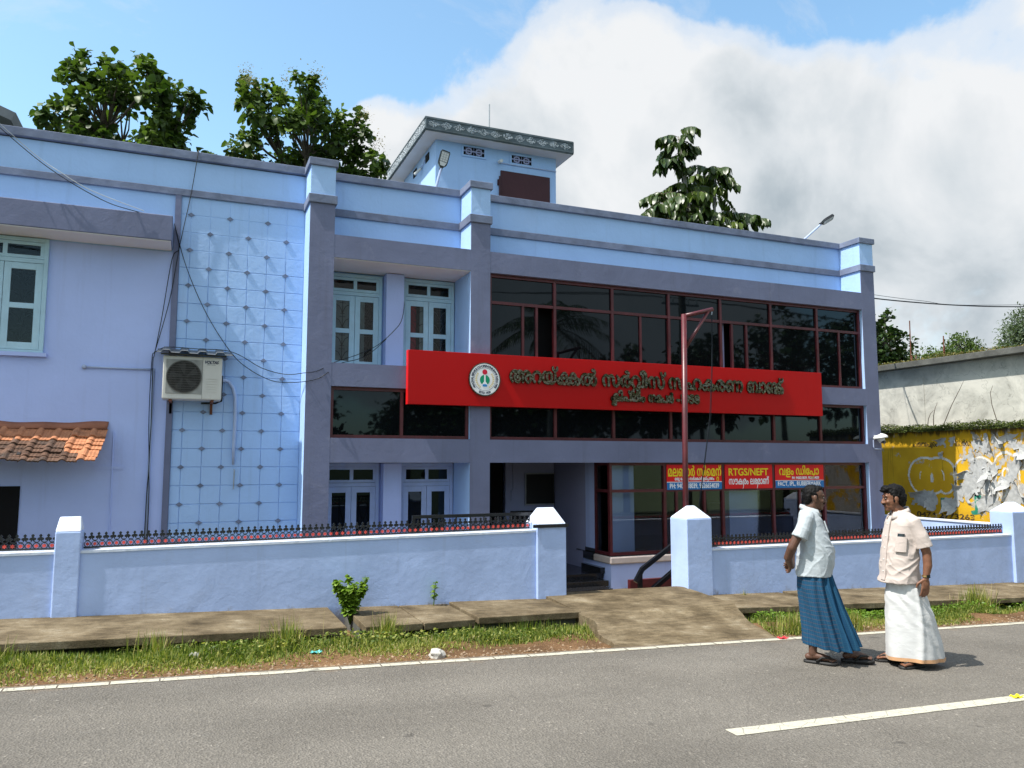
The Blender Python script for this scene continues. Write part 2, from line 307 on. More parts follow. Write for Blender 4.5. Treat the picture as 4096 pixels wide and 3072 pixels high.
# ------------------------------------------------------------------ helpers
def tag(o, label=None, cat=None, group=None, kind=None):
    for k, v in (('label', label), ('category', cat), ('group', group), ('kind', kind)):
        if v: o[k] = v
    return o
def adopt(o, parent):
    if parent is None: return
    o.parent = parent
    if parent.parent is None: o.matrix_parent_inverse = Matrix.Translation(-parent.location)
def empty(name, loc, label, cat, group=None):
    o = bpy.data.objects.new(name, None); COL.objects.link(o); o.location = loc; o.empty_display_size = .2
    return tag(o, label, cat, group)
def link(name, me, parent=None, loc=None):
    o = bpy.data.objects.new(name, me); COL.objects.link(o)
    adopt(o, parent)
    if loc is not None: o.location = loc
    return o
class MB:
    def __init__(s): s.v = []; s.f = []; s.rnd = None
    def box(s, x0, x1, y0, y1, z0, z1):
        if x0 > x1: x0, x1 = x1, x0
        if y0 > y1: y0, y1 = y1, y0
        if z0 > z1: z0, z1 = z1, z0
        n = len(s.v)
        s.v += [(x0,y0,z0),(x1,y0,z0),(x1,y1,z0),(x0,y1,z0),(x0,y0,z1),(x1,y0,z1),(x1,y1,z1),(x0,y1,z1)]
        s.f += [tuple(n+i for i in q) for q in ((0,3,2,1),(4,5,6,7),(0,1,5,4),(1,2,6,5),(2,3,7,6),(3,0,4,7))]
        return s
    def hexa(s, p):
        n = len(s.v); s.v += [tuple(q) for q in p]
        s.f += [tuple(n+i for i in q) for q in ((0,3,2,1),(4,5,6,7),(0,1,5,4),(1,2,6,5),(2,3,7,6),(3,0,4,7))]; return s
    def quad(s, *p):
        n = len(s.v); s.v += [tuple(q) for q in p]; s.f.append(tuple(range(n, n+len(p)))); return s
    def prism(s, pts, fn, a, b):
        """outline pts (u,w), fn(u,w,d) -> xyz, from depth a to depth b"""
        n = len(s.v); k = len(pts)
        s.v += [tuple(fn(u, w, a)) for u, w in pts] + [tuple(fn(u, w, b)) for u, w in pts]
        s.f.append(tuple(range(n, n+k))); s.f.append(tuple(range(n+2*k-1, n+k-1, -1)))
        for i in range(k):
            j = (i+1) % k; s.f.append((n+i, n+k+i, n+k+j, n+j))
        return s
    def tube(s, pts, r, n=8, cap=True):
        pts = [Vector(p) for p in pts]; k = len(pts); base = len(s.v)
        rs = r if isinstance(r, (list, tuple)) else [r]*k
        up = None
        for i, p in enumerate(pts):
            t = (pts[min(i+1, k-1)]-pts[max(i-1, 0)])
            if t.length < 1e-9: t = Vector((0, 0, 1))
            t.normalize()
            if up is None:
                up = t.orthogonal().normalized()
            else:
                up = (up - t*up.dot(t))
                up = up.normalized() if up.length > 1e-6 else t.orthogonal().normalized()
            w = t.cross(up)
            for j in range(n):
                a = 2*math.pi*j/n; q = p + (up*math.cos(a)+w*math.sin(a))*rs[i]; s.v.append(tuple(q))
        for i in range(k-1):
            for j in range(n):
                a = base+i*n+j; b = base+i*n+(j+1) % n; s.f.append((a, b, b+n, a+n))
        if cap:
            s.f.append(tuple(base+j for j in range(n-1, -1, -1))); s.f.append(tuple(base+(k-1)*n+j for j in range(n)))
        return s
    def loft(s, rings, cap=True):
        base = len(s.v); n = len(rings[0])
        for r in rings: s.v += [tuple(p) for p in r]
        for i in range(len(rings)-1):
            for j in range(n):
                a = base+i*n+j; b = base+i*n+(j+1) % n; s.f.append((a, b, b+n, a+n))
        if cap:
            s.f.append(tuple(base+j for j in range(n-1, -1, -1))); s.f.append(tuple(base+(len(rings)-1)*n+j for j in range(n)))
        return s
    def disc(s, c, r, fn, n=32, r0=0.):
        """flat disc / ring; fn(u,w) -> xyz"""
        b = len(s.v)
        if r0 == 0:
            s.v += [tuple(fn(c[0]+r*math.cos(2*math.pi*i/n), c[1]+r*math.sin(2*math.pi*i/n))) for i in range(n)]; s.f.append(tuple(range(b, b+n)))
        else:
            for q in (r0, r): s.v += [tuple(fn(c[0]+q*math.cos(2*math.pi*i/n), c[1]+q*math.sin(2*math.pi*i/n))) for i in range(n)]
            for i in range(n): j = (i+1) % n; s.f.append((b+i, b+n+i, b+n+j, b+j))
        return s
    def mesh(s, name, mat, smooth=False, bevel=0.):
        me = bpy.data.meshes.new(name); me.from_pydata(s.v, [], s.f)
        if s.rnd is not None:
            a = me.attributes.new('rnd', 'FLOAT', 'FACE'); a.data.foreach_set('value', np.asarray(s.rnd, dtype=np.float32))
        me.materials.append(MATS[mat])
        if bevel:
            bm = bmesh.new(); bm.from_mesh(me)
            bmesh.ops.recalc_face_normals(bm, faces=bm.faces)
            bmesh.ops.bevel(bm, geom=[e for e in bm.edges if e.is_manifold and e.calc_face_angle(0) > .5], offset=bevel, segments=2, affect='EDGES', profile=.5, clamp_overlap=True)
            bm.to_mesh(me); bm.free()
        if smooth: me.shade_smooth()
        me.update(); return me
    def build(s, name, mat, parent=None, smooth=False, bevel=0.):
        return link(name, s.mesh(name, mat, smooth, bevel), parent)
def bx(name, mat, parent, *c, bevel=0.): return MB().box(*c).build(name, mat, parent, bevel=bevel)
def structure(o): o['kind'] = 'structure'; return o
def copies(mesh, name, parent, spots):
    for p in spots: 
        o = link(name, mesh, parent); o.location = p if parent is None else p
def road_z(x): return .2-.034*max(-40, min(60, x))
def fastmesh(name, verts, faces, mat, rnd=None, smooth=False):
    """verts (n,3), faces (m,k) numpy"""
    me = bpy.data.meshes.new(name); k = faces.shape[1]; m = len(faces)
    me.vertices.add(len(verts)); me.vertices.foreach_set('co', np.asarray(verts, dtype=np.float32).ravel())
    me.loops.add(m*k); me.loops.foreach_set('vertex_index', np.asarray(faces, dtype=np.int32).ravel())
    me.polygons.add(m); me.polygons.foreach_set('loop_start', np.arange(0, m*k, k, dtype=np.int32))
    me.update(calc_edges=True)
    if rnd is not None:
        a = me.attributes.new('rnd', 'FLOAT', 'FACE'); a.data.foreach_set('value', np.asarray(rnd, dtype=np.float32))
    if smooth: me.shade_smooth()
    me.materials.append(MATS[mat]); return me

# ------------------------------------------------------------------ lettering (built-in fonts, non-zero fill on a fine grid)
def glyph_edges(txt):
    cu = bpy.data.curves.new('tmp', 'FONT'); cu.body = txt; cu.size = 1; cu.fill_mode = 'NONE'; cu.resolution_u = 5; cu.dimensions = '2D'
    o = bpy.data.objects.new('tmp', cu); COL.objects.link(o)
    dg = bpy.context.evaluated_depsgraph_get(); ev = o.evaluated_get(dg); me = ev.to_mesh()
    V = np.array([v.co[:2] for v in me.vertices]).reshape(-1, 2); Eg = np.array([e.vertices[:] for e in me.edges], dtype=int).reshape(-1, 2)
    ev.to_mesh_clear(); bpy.data.objects.remove(o); bpy.data.curves.remove(cu)
    return (V[Eg[:, 0]], V[Eg[:, 1]]) if len(Eg) else (np.zeros((0, 2)), np.zeros((0, 2)))
_G = {}
def glyph(ch):
    if ch not in _G:
        a, b = glyph_edges(ch)
        a2, b2 = glyph_edges(ch+'H'); w = 0.
        h, _ = glyph_edges('H')
        w = a2[:, 0].max() - h[:, 0].max() if len(a2) else .3
        _G[ch] = (a, b, w)
    return _G[ch]
def clusters(spec):
    """spec: list of glyph strings or (glyph, dx, dy, sx, sy, advance factor) tuples -> edge list, width"""
    A = []; B = []; x = 0.; cl = []
    for it in spec:
        if it == ' ': x += .32; continue
        if isinstance(it, str):
            a, b, w = glyph(it)
            A.append(a+[x, 0]); B.append(b+[x, 0]); cl.append((x, w)); x += w
        else:
            ch, dx, dy, sx, sy, adv = it; a, b, w = glyph(ch); s = np.array([sx, sy])
            A.append(a*s+[x+dx, dy]); B.append(b*s+[x+dx, dy]); x += w*adv
    return np.vstack(A), np.vstack(B), x
def raster(A, B, res=40, bold=0.):
    """non-zero winding fill -> list of runs (x0,x1,y0,y1)"""
    mn = np.minimum(A.min(0), B.min(0))-.1-bold; mx = np.maximum(A.max(0), B.max(0))+.1+bold
    nx = int((mx[0]-mn[0])*res)+1; ny = int((mx[1]-mn[1])*res)+1
    G = np.zeros((ny, nx), bool); xs = mn[0]+(np.arange(nx)+.5)/res
    for j in range(ny):
        y = mn[1]+(j+.5)/res+1e-5
        up = (A[:, 1] <= y) & (B[:, 1] > y); dn = (B[:, 1] <= y) & (A[:, 1] > y); w = up | dn
        if not w.any(): continue
        a, b = A[w], B[w]; X = a[:, 0]+(y-a[:, 1])/(b[:, 1]-a[:, 1])*(b[:, 0]-a[:, 0]); sg = np.where(up[w], 1, -1)
        W = (np.where(X[None, :] < xs[:, None], sg[None, :], 0)).sum(1); G[j] = W != 0
    k = int(round(bold*res))
    if k:
        H = G.copy()
        for dy in range(-k, k+1):
            for dx in range(-k, k+1):
                if dx*dx+dy*dy <= k*k+.5: H |= np.roll(np.roll(G, dy, 0), dx, 1)
        G = H
    return G, mn, res
def grid_runs(G):
    act = {}; out = []
    for j in range(G.shape[0]+1):
        row = G[j] if j < G.shape[0] else np.zeros(G.shape[1], bool)
        d = np.diff(np.concatenate(([0], row.astype(np.int8), [0]))); st = np.where(d == 1)[0]; en = np.where(d == -1)[0]
        cur = {(a, b) for a, b in zip(st.tolist(), en.tolist())}
        for k in list(act):
            if k not in cur: out.append((k[0], k[1], act.pop(k), j))
        for k in cur:
            act.setdefault(k, j)
    return out
def letter_mb(G, mn, res, fn, d0, d1):
    """boxes of runs; fn(u,w,d) -> xyz; side faces included through box runs"""
    mb = MB()
    for x0, x1, y0, y1 in grid_runs(G):
        u0, u1, w0, w1 = mn[0]+x0/res, mn[0]+x1/res, mn[1]+y0/res, mn[1]+y1/res
        n = len(mb.v)
        mb.v += [tuple(fn(*q)) for q in ((u0,w0,d0),(u1,w0,d0),(u1,w1,d0),(u0,w1,d0),(u0,w0,d1),(u1,w0,d1),(u1,w1,d1),(u0,w1,d1))]
        mb.f += [tuple(n+i for i in q) for q in ((4,5,6,7),(0,1,5,4),(1,2,6,5),(2,3,7,6),(3,0,4,7))]
    return mb
def text_line(spec, x0, x1, z0, h, place, name, mat, parent, depth=(.0, .004), res=40, bold=.02, hfac=None, skew=0.):
    """fit a line: spec glyphs into [x0,x1]; h = height of an x-height-ish em unit; place(x,z,d)->xyz"""
    if isinstance(spec, str): spec = list(spec)
    A, B, w = clusters(spec); G, mn, r = raster(A, B, res, bold)
    mnx = min(A[:, 0].min(), B[:, 0].min()); mxx = max(A[:, 0].max(), B[:, 0].max()); sx = (x1-x0)/(mxx-mnx)
    fn = lambda u, w_, d: place(x0+(u-mnx)*sx+skew*w_*h, z0+w_*h, d)
    o = letter_mb(G, mn, r, fn, depth[0], depth[1]).build(name, mat, parent); o['kind'] = 'stuff'; return o

# ------------------------------------------------------------------ ground, road, footpath
def sheet(name, mat, xs, ys, zf, parent=None):
    mb = MB(); nx = len(xs)
    for y in ys:
        for x in xs: mb.v.append((x, y, zf(x, y)))
    for j in range(len(ys)-1):
        for i in range(nx-1):
            a = j*nx+i; mb.f.append((a, a+1, a+1+nx, a+nx))
    return mb.build(name, mat, parent, smooth=True)
def frange(a, b, s): return [a+(b-a)*i/max(1, round((b-a)/s)) for i in range(max(1, round((b-a)/s))+1)]
gx = [-1500, -400, -120, -40]+frange(-30, 50, 4)+[60, 140, 400, 1500]
gy = [-1500, -400, -100, -40]+frange(-30, 40, 5)+[60, 140, 400, 1500]
structure(sheet('ground', 'far_verge', gx, gy, lambda x, y: road_z(x)-.62))
road = structure(sheet('road', 'asphalt', frange(-40, 60, 2), frange(1.9, 6.93, .5)+[6.97], lambda x, y: road_z(x)-(.02 if y > 6.95 else 0)))
mb = MB()
x = -40.
def strip(xa, xb, ya, yb, dz): 
    mb = MB(); mb.quad((xa, ya, road_z(xa)+dz), (xb, ya, road_z(xb)+dz), (xb, yb, road_z(xb)+dz), (xa, yb, road_z(xa)+dz)); return mb
def edge_line(name, y0, parent):
    mb = MB(); xs = frange(-40, 60, .35); rr = random.Random(3)
    for i in range(len(xs)-1):
        a, b = xs[i], xs[i+1]; g = .012 if rr.random() < .6 else 0.
        j = rr.uniform(-.006, .006)
        mb.quad((a+g, y0+j, road_z(a)+.004), (b, y0+j, road_z(b)+.004), (b, y0+.085+j, road_z(b)+.004), (a+g, y0+.085+j, road_z(a)+.004))
    return mb.build(name, 'road_paint', parent)
edge_line('edge_line', 6.79, road); edge_line('edge_line', 2.06, road)
for xa in (-29.8, -20.9, -12.0, -5.4, 3.45, 12.4, 21.3):
    strip(xa, xa+4.5, 4.39, 4.52, .004).build('centre_dash', 'road_paint', road)
# verge: rough soil bank between the tarmac and the covered drain
def verge_h(x, y):
    t = (y-6.9)/1.2
    return road_z(x)-.012+.018*math.sin(x*2.3+y*3)*min(1, max(0, t*3))+.022*math.sin(x*5.1-y*7.3)*min(1, max(0, t*2))-.10*max(0, min(1, (y-7.65)/.35))-(.07 if 3.95+.2*(y-6.9) < x < 6.0+.3*(y-6.9) else 0.)
verge = structure(sheet('verge', 'soil', frange(-40, 60, .25), frange(6.88, 9.3, .12), verge_h))
structure(sheet('verge', 'far_verge', frange(-40, 60, 2.0), [-6, -3, -1, .5, 1.5, 1.95], lambda x, y: road_z(x)-.012))

path = empty('footpath', (0, 8.6, .2), None, None); structure(path)
def slab(x0, x1, f0, f1, dz=0., yb=9.25, tilt=0.):
    """one cast drain cover; f0/f1 = front edge Y at its two ends"""
    z = lambda x, y: road_z(x)+.10+dz+tilt*(x-x0)
    t = .075
    p = [(x0, f0), (x1, f1), (x1, yb), (x0, yb)]
    return MB().hexa([(a, b, z(a, b)-t) for a, b in p]+[(a, b, z(a, b)) for a, b in p]).build('slab', 'concrete_path', path, bevel=.008)
xs = [-14, -11.2, -8.3, -5.5, -2.62, 1.56]
for a, b in zip(xs[:-1], xs[1:]): slab(a, b-.015, 8.02+random.uniform(-.02, .02), 8.03, random.uniform(-.004, .004))
slab(1.74, 2.36, 8.05, 8.12, -.01); slab(2.375, 2.98, 8.12, 8.2, -.012); slab(3.0, 4.3, 8.16, 8.24, .012)
slab(6.40, 8.05, 8.22, 8.12, -.02); slab(8.12, 10.3, 8.08, 8.0, -.005); slab(10.32, 12.6, 7.98, 7.95, -.005); slab(12.62, 15.5, 7.95, 7.95); slab(15.52, 19, 7.95, 7.95)
# drain walls under the slabs
for (xa, xb) in ((-14, 1.56), (1.74, 4.3), (6.4, 19)):
    mb = MB()
    for i in range(int((xb-xa)/1.0)+1):
        a = xa+i*(xb-xa)/(int((xb-xa)/1.0)+1); b = xa+(i+1)*(xb-xa)/(int((xb-xa)/1.0)+1)
        mb.hexa([(a, 8.34, road_z(a)-.6), (b, 8.34, road_z(b)-.6), (b, 9.22, road_z(b)-.6), (a, 9.22, road_z(a)-.6), (a, 8.34, road_z(a)+.02), (b, 8.34, road_z(b)+.02), (b, 9.22, road_z(b)+.02), (a, 9.22, road_z(a)+.02)])
    structure(mb.build('drain_wall', 'concrete_dark', None))
# entrance ramp
def ramp_z(x, y):
    base = road_z(x)
    if y < 8.1: t = (y-6.9)/1.2; return base-.005+.10*t*t+.012*math.sin(x*3+y*5)*min(1, max(0, t*(1-t)*6))
    if y < 9.4: return base+.095+(.205-.155)*min(1, (y-8.1)/.9)+.02*(x-4.3)
    return base+.145+.02*(x-4.3)-(y-9.4)*.32
def ramp_sheet():
    mb = MB(); ys = frange(6.86, 10.6, .13); n = 26
    for y in ys:
        if y < 8.2: t = max(0, (8.2-y)/1.3); xl = 4.28-.30*t**1.5+.04*math.sin(y*9); xr = 6.42-.40*t+.03*math.sin(y*8)
        else: xl, xr = (4.28, 6.42) if y < 9.2 else (4.45, 6.55)
        for i in range(n):
            x = xl+(xr-xl)*i/(n-1); mb.v.append((x, y, ramp_z(x, y)))
    for j in range(len(ys)-1):
        for i in range(n-1): a = j*n+i; mb.f.append((a, a+1, a+1+n, a+n))
    for side_ in (0, n-1):                                   # edges of the slab run down into the ground
        b = len(mb.v)
        for j in range(len(ys)): x, y, z = mb.v[j*n+side_]; mb.v.append((x, y, z-.35))
        for j in range(len(ys)-1):
            q = (j*n+side_, (j+1)*n+side_, b+j+1, b+j); mb.f.append(q if side_ == 0 else q[::-1])
    return mb.build('ramp', 'concrete_path', None)
structure(ramp_sheet())
structure(sheet('courtyard', 'concrete_path', frange(-14, 15.5, 2.), [9.3, 10.4, 12.0], lambda x, y: -.27))

# ------------------------------------------------------------------ boundary walls with their posts
YC = 9.2
def gable_post(name, x0, x1, y0, y1, z0, zs, zp, parent, inset, mat='paint_wall'):
    """square post with a hipped top: ridge runs along X"""
    bx(name, mat, parent, x0, x1, y0, y1, z0, zs, bevel=.012)
    e = .0; i = inset; ym = (y0+y1)/2
    m = MB(); v = [(x0-e, y0-e, zs+.001), (x1+e, y0-e, zs+.001), (x1+e, y1+e, zs+.001), (x0-e, y1+e, zs+.001), (x0+i, ym-.02, zp), (x1-i, ym-.02, zp), (x1-i, ym+.02, zp), (x0+i, ym+.02, zp)]
    m.hexa(v).build('post_cap', 'paint_cap', parent, bevel=.012)
def wall_run(x0, x1, zt0, zt1, parent, name='wall'):
    n = max(1, int((x1-x0)/.8)); 
    for (nm, mat, ya, yb, zb, th) in ((name, 'paint_wall', YC, YC+.22, -.7, 0), ('wall_cap', 'paint_cap', YC-.012, YC+.235, None, .028)):
        mb = MB()
        for i in range(n):
            a = x0+(x1-x0)*i/n; b = x0+(x1-x0)*(i+1)/n; za = zt0+(zt1-zt0)*i/n; zb_ = zt0+(zt1-zt0)*(i+1)/n
            la = zb if zb is not None else za+.001; lb = zb if zb is not None else zb_+.001
            mb.hexa([(a, ya, la), (b, ya, lb), (b, yb, lb), (a, yb, la), (a, ya, za+th), (b, ya, zb_+th), (b, yb, zb_+th), (a, yb, za+th)])
        mb.build(nm, mat, parent)
wl = empty('boundary_wall', (1.5, 9.3, .25), 'long low pale blue wall left of the entrance, with a white cap', 'wall')
wall_run(-14, -1.21, .985, .965, wl); wall_run(-.985, 4.16, .965, 1.005, wl)
gable_post('post', -1.215, -.98, YC-.03, YC+.25, -.5, 1.19, 1.335, wl, .02)
gable_post('gate_post', 4.162, 4.575, YC-.04, YC+.37, -.5, 1.10, 1.305, wl, .09)
wr = empty('boundary_wall', (10, 9.3, 0), 'low pale blue wall right of the entrance, behind the two men', 'wall')
wall_run(6.87, 13.12, .655, .635, wr)
gable_post('gate_post', 6.445, 6.865, YC-.04, YC+.37, -.5, 1.11, 1.28, wr, .15)
gable_post('post', 13.12, 13.62, YC-.05, YC+.37, -.8, 1.04, 1.20, wr, .14)
ws = empty('boundary_wall', (13.6, 13, 0), 'pale blue side wall running back below the yellow wall', 'wall')
bx('wall', 'paint_wall', ws, 13.42, 13.60, 9.58, 24, -.9, .775); bx('wall_cap', 'paint_cap', ws, 13.40, 13.62, 9.58, 24.02, .776, .80)

# ------------------------------------------------------------------ cast iron railings, one casting after another
def railing_meshes():
    p = .068; mb = MB(); d = .008
    fn = lambda u, w, dd: (u, dd, w)
    def ring(cx, cz, r0, r1, a0=0, a1=360, n=12):
        for i in range(n):
            t0 = R(a0+(a1-a0)*i/n); t1 = R(a0+(a1-a0)*(i+1)/n)
            mb.prism([(cx+r0*math.cos(t0), cz+r0*math.sin(t0)), (cx+r1*math.cos(t0), cz+r1*math.sin(t0)), (cx+r1*math.cos(t1), cz+r1*math.sin(t1)), (cx+r0*math.cos(t1), cz+r0*math.sin(t1))], fn, -d, d)
    mb.box(-p/2, p/2, -d*1.2, d*1.2, -.008, .010)
    ring(0, .037, .0265, .034)                                  # flower ring
    ring(0, .102, .0265, .034, 180, 360, 7)                     # scallop above it
    for sgn in (-1, 1):                                         # half a fleur finial on each pitch line
        q = [(sgn*(p/2-u), w) for u, w in ((0, .098), (.010, .088), (.024, .094), (.031, .104), (.026, .116), (.009, .123), (.006, .127), (.0145, .136), (.012, .146), (0, .158))]
        mb.prism(q if sgn < 0 else q[::-1], fn, -d, d)
    cast = mb.mesh('casting', 'black_iron')
    fl = MB(); pts = []
    for i in range(12):
        r = .023 if i % 2 == 0 else .013; a = R(90+30*i); pts.append((r*math.cos(a), .036+r*math.sin(a)))
    fl.prism(pts, fn, -.012, .012); flower = fl.mesh('flower', 'red_paint')
    return cast, flower, p
CAST, FLOWER, PITCH = railing_meshes()
def railing(x0, x1, z0, z1, label):
    e = empty('railing', ((x0+x1)/2, YC+.15, (z0+z1)/2), label, 'railing')
    n = int((x1-x0)/PITCH); s = (x1-x0)/n; 
    for i in range(n):
        t = (i+.5)/n; a = link('casting', CAST, e); a.matrix_parent_inverse = Matrix.Identity(4)
        a.location = (x0+(i+.5)*s-e.location.x, 0, z0+(z1-z0)*t-e.location.z); a.scale = (s/PITCH, 1, 1)
        a.rotation_euler.z = random.uniform(-.03, .03)
        f = link('flower', FLOWER, None); f.parent = a
railing(-3.6, -1.225, 1.022, 1.006, 'short black iron railing with red flowers at the far left')
railing(-.97, 4.14, 1.008, 1.048, 'long black iron railing with red flowers left of the gate')
railing(6.88, 13.1, .698, .678, 'black iron railing with red flowers behind the two men')
# ------------------------------------------------------------------ the bank building
YF = 11.8; YW = YF+.55; ZB = -.6
B = empty('bank_building', (5.5, 12.5, -.27), 'two-storey pale blue bank building with grey frame and red sign', 'building')
P1, P2, P3 = (1.58, 1.955), (4.18, 4.52), (12.74, 13.10)
# shell
bx('wall', 'paint_lilac_bounce', B, -14, -.31, YW, YW+.2, ZB, 5.0)                 # left wing wall (openings are set proud below)
bx('wall', 'paint_blue', B, -14, P1[0]+.1, YW+.004, YW+.2, 5.001, 6.43)
bx('wall', 'paint_blue', B, -.31, P1[0]+.1, YW+.014, YW+.2, ZB, 5.0)
bx('wall', 'interior_dark', B, -14, 4.5, YW+1.6, YW+1.8, ZB, 5.2)
bx('wall', 'paint_blue', B, P3[1]-.2, P3[1]-.003, YF+.62, 22, ZB, 6.43)       # flank
bx('wall', 'paint_blue', B, -14, P3[1]-.003, 22, 22.2, ZB, 6.43)
bx('roof_slab', 'concrete_dark', B, -14, P3[1]-.2, YW+.22, 22, 5.2, 5.4)
bx('floor_slab', 'soffit', B, -14, P3[1]-.2, YW+.31, 22, 2.0, 2.26)
# pillars
for i, (a, b) in enumerate((P1, P2, P3)):
    d = .86 if i < 2 else .62
    bx('pillar', 'paint_grey', B, a, b, YF, YF+.012, ZB, 5.85)                 # grey front face
    pl = bx('pillar', 'paint_blue' if i != 2 else 'paint_blue', B, a, b, YF+.0125, YF+d, ZB, 6.44)
    bx('pillar', 'paint_blue', B, a+.001, b-.001, YF+.001, YF+.012, 5.985, 6.44)
    for z0, z1, m, e in ((5.85, 5.985, 'paint_grey_worn', .03), (6.441, 6.555, 'paint_grey_worn', .035)):
        bx('pillar_band' if z0 < 6 else 'pillar_cap', m, B, a-e, b+e, YF-e, YF+d+.02, z0, z1, bevel=.008)
# parapet, string course, coping
def parapet(x0, x1):
    bx('parapet', 'paint_blue', B, x0, x1, YW, YW+.15, 5.30, 6.43)
    bx('string_course', 'paint_grey_worn', B, x0, x1, YW-.035, YW-.0005, 5.84, 5.965, bevel=.006)
    bx('coping', 'paint_grey_worn', B, x0, x1, YW-.06, YW+.19, 6.431, 6.555, bevel=.008)
parapet(P1[1]+.002, P2[0]-.002); parapet(P2[1]+.002, P3[0]-.002)
bx('string_course', 'paint_grey_worn', B, -14, P1[0]-.002, YW-.035, YW-.0005, 5.875, 5.98, bevel=.006)
bx('coping', 'paint_grey_worn', B, -14, P1[0]-.002, YW-.06, YW+.19, 6.445, 6.57, bevel=.008)
# beams
for (x0, x1) in ((P1[1], P2[0]), (P2[1], P3[0])):
    for z0, z1 in ((5.03, 5.385), (3.045, 3.40), (1.89, 2.262)):
        if z0 == 3.045 and x0 > 4: z1 = 3.385
        bx('beam', 'paint_grey', B, x0+.001, x1-.001, YF+.002, YF+.40, z0, z1)
bx('beam', 'paint_grey', B, -14, -.325, YF+.002, YW-.0005, 5.03, 5.395, bevel=.01)       # ledge over the left window
bx('soffit', 'soffit', B, -14, -.34, YF+.02, YW-.001, 5.018, 5.0295)
bx('soffit', 'soffit', B, P1[1]+.001, P2[0]-.001, YF+.02, YF+.86, 5.0185, 5.0295)
# left strip
bx('strip', 'paint_grey', B, -.315, -.232, YW-.03, YW+.013, ZB, 5.874)
# recessed bays: back wall, pier, floor of the recess
def recess(z0, z1, mw, mp, mt):
    bx('wall', mw, B, P1[1]+.001, P2[0]-.001, YF+.87, YF+1.0, z0, z1)
    bx('pier', mp, B, 2.925, 3.22, YF+.62, YF+.869, z0, z1-.012)
recess(3.401, 5.018, 'paint_blue', 'paint_lilac_bounce', None); recess(ZB, 1.889, 'paint_lilac_bounce', 'paint_lilac_bounce', None)
bx('window_sill', 'paint_cap', B, P1[1]+.002, P2[0]-.002, YF+.405, YF+.868, 3.30, 3.4)
bx('soffit', 'soffit', B, P1[1]+.001, P2[0]-.001, YF+.401, YF+.869, 1.889, 1.90)
bx('plinth', 'paint_lilac_bounce', B, P1[1]+.001, P2[0]-.001, YF+.1, YF+.868, ZB, .3)
# scored plaster panels with diamonds between strip and first pillar
cols = [-.232, -.09, .185, .46, .735, 1.015, 1.30, 1.579]; rows = [5.874]+[5.60-.2695*i for i in range(19)]+[ZB]
pm = {}
for i in range(len(cols)-1):
    for j in range(len(rows)-1):
        a, b, t, u = cols[i]+.004, cols[i+1]-.004, rows[j]-.004, rows[j+1]+.004
        key = (round(b-a, 3), round(t-u, 3))
        if key not in pm: pm[key] = MB().box(-(b-a)/2, (b-a)/2, 0, .0135, -(t-u)/2, (t-u)/2).mesh('panel', 'paint_blue', bevel=.004)
        o = link('panel', pm[key], B); o.location = ((a+b)/2, YW, (t+u)/2)
bx('groove', 'paint_groove' if 'paint_groove' in MATS else 'paint_blue', B, -.232, 1.579, YW+.0122, YW+.0138, ZB, 5.874)
dm = MB().prism([(-.048, 0), (0, -.033), (.048, 0), (0, .033)][::-1], lambda u, w, d: (u, d, w), -.014, 0).mesh('diamond', 'paint_grey_worn')
for j in range(19):
    for i in ((1, 3, 5) if j % 2 == 0 else (2, 4, 6)):
        o = link('diamond', dm, B); o.location = (cols[i], YW-.0005, rows[j+1])

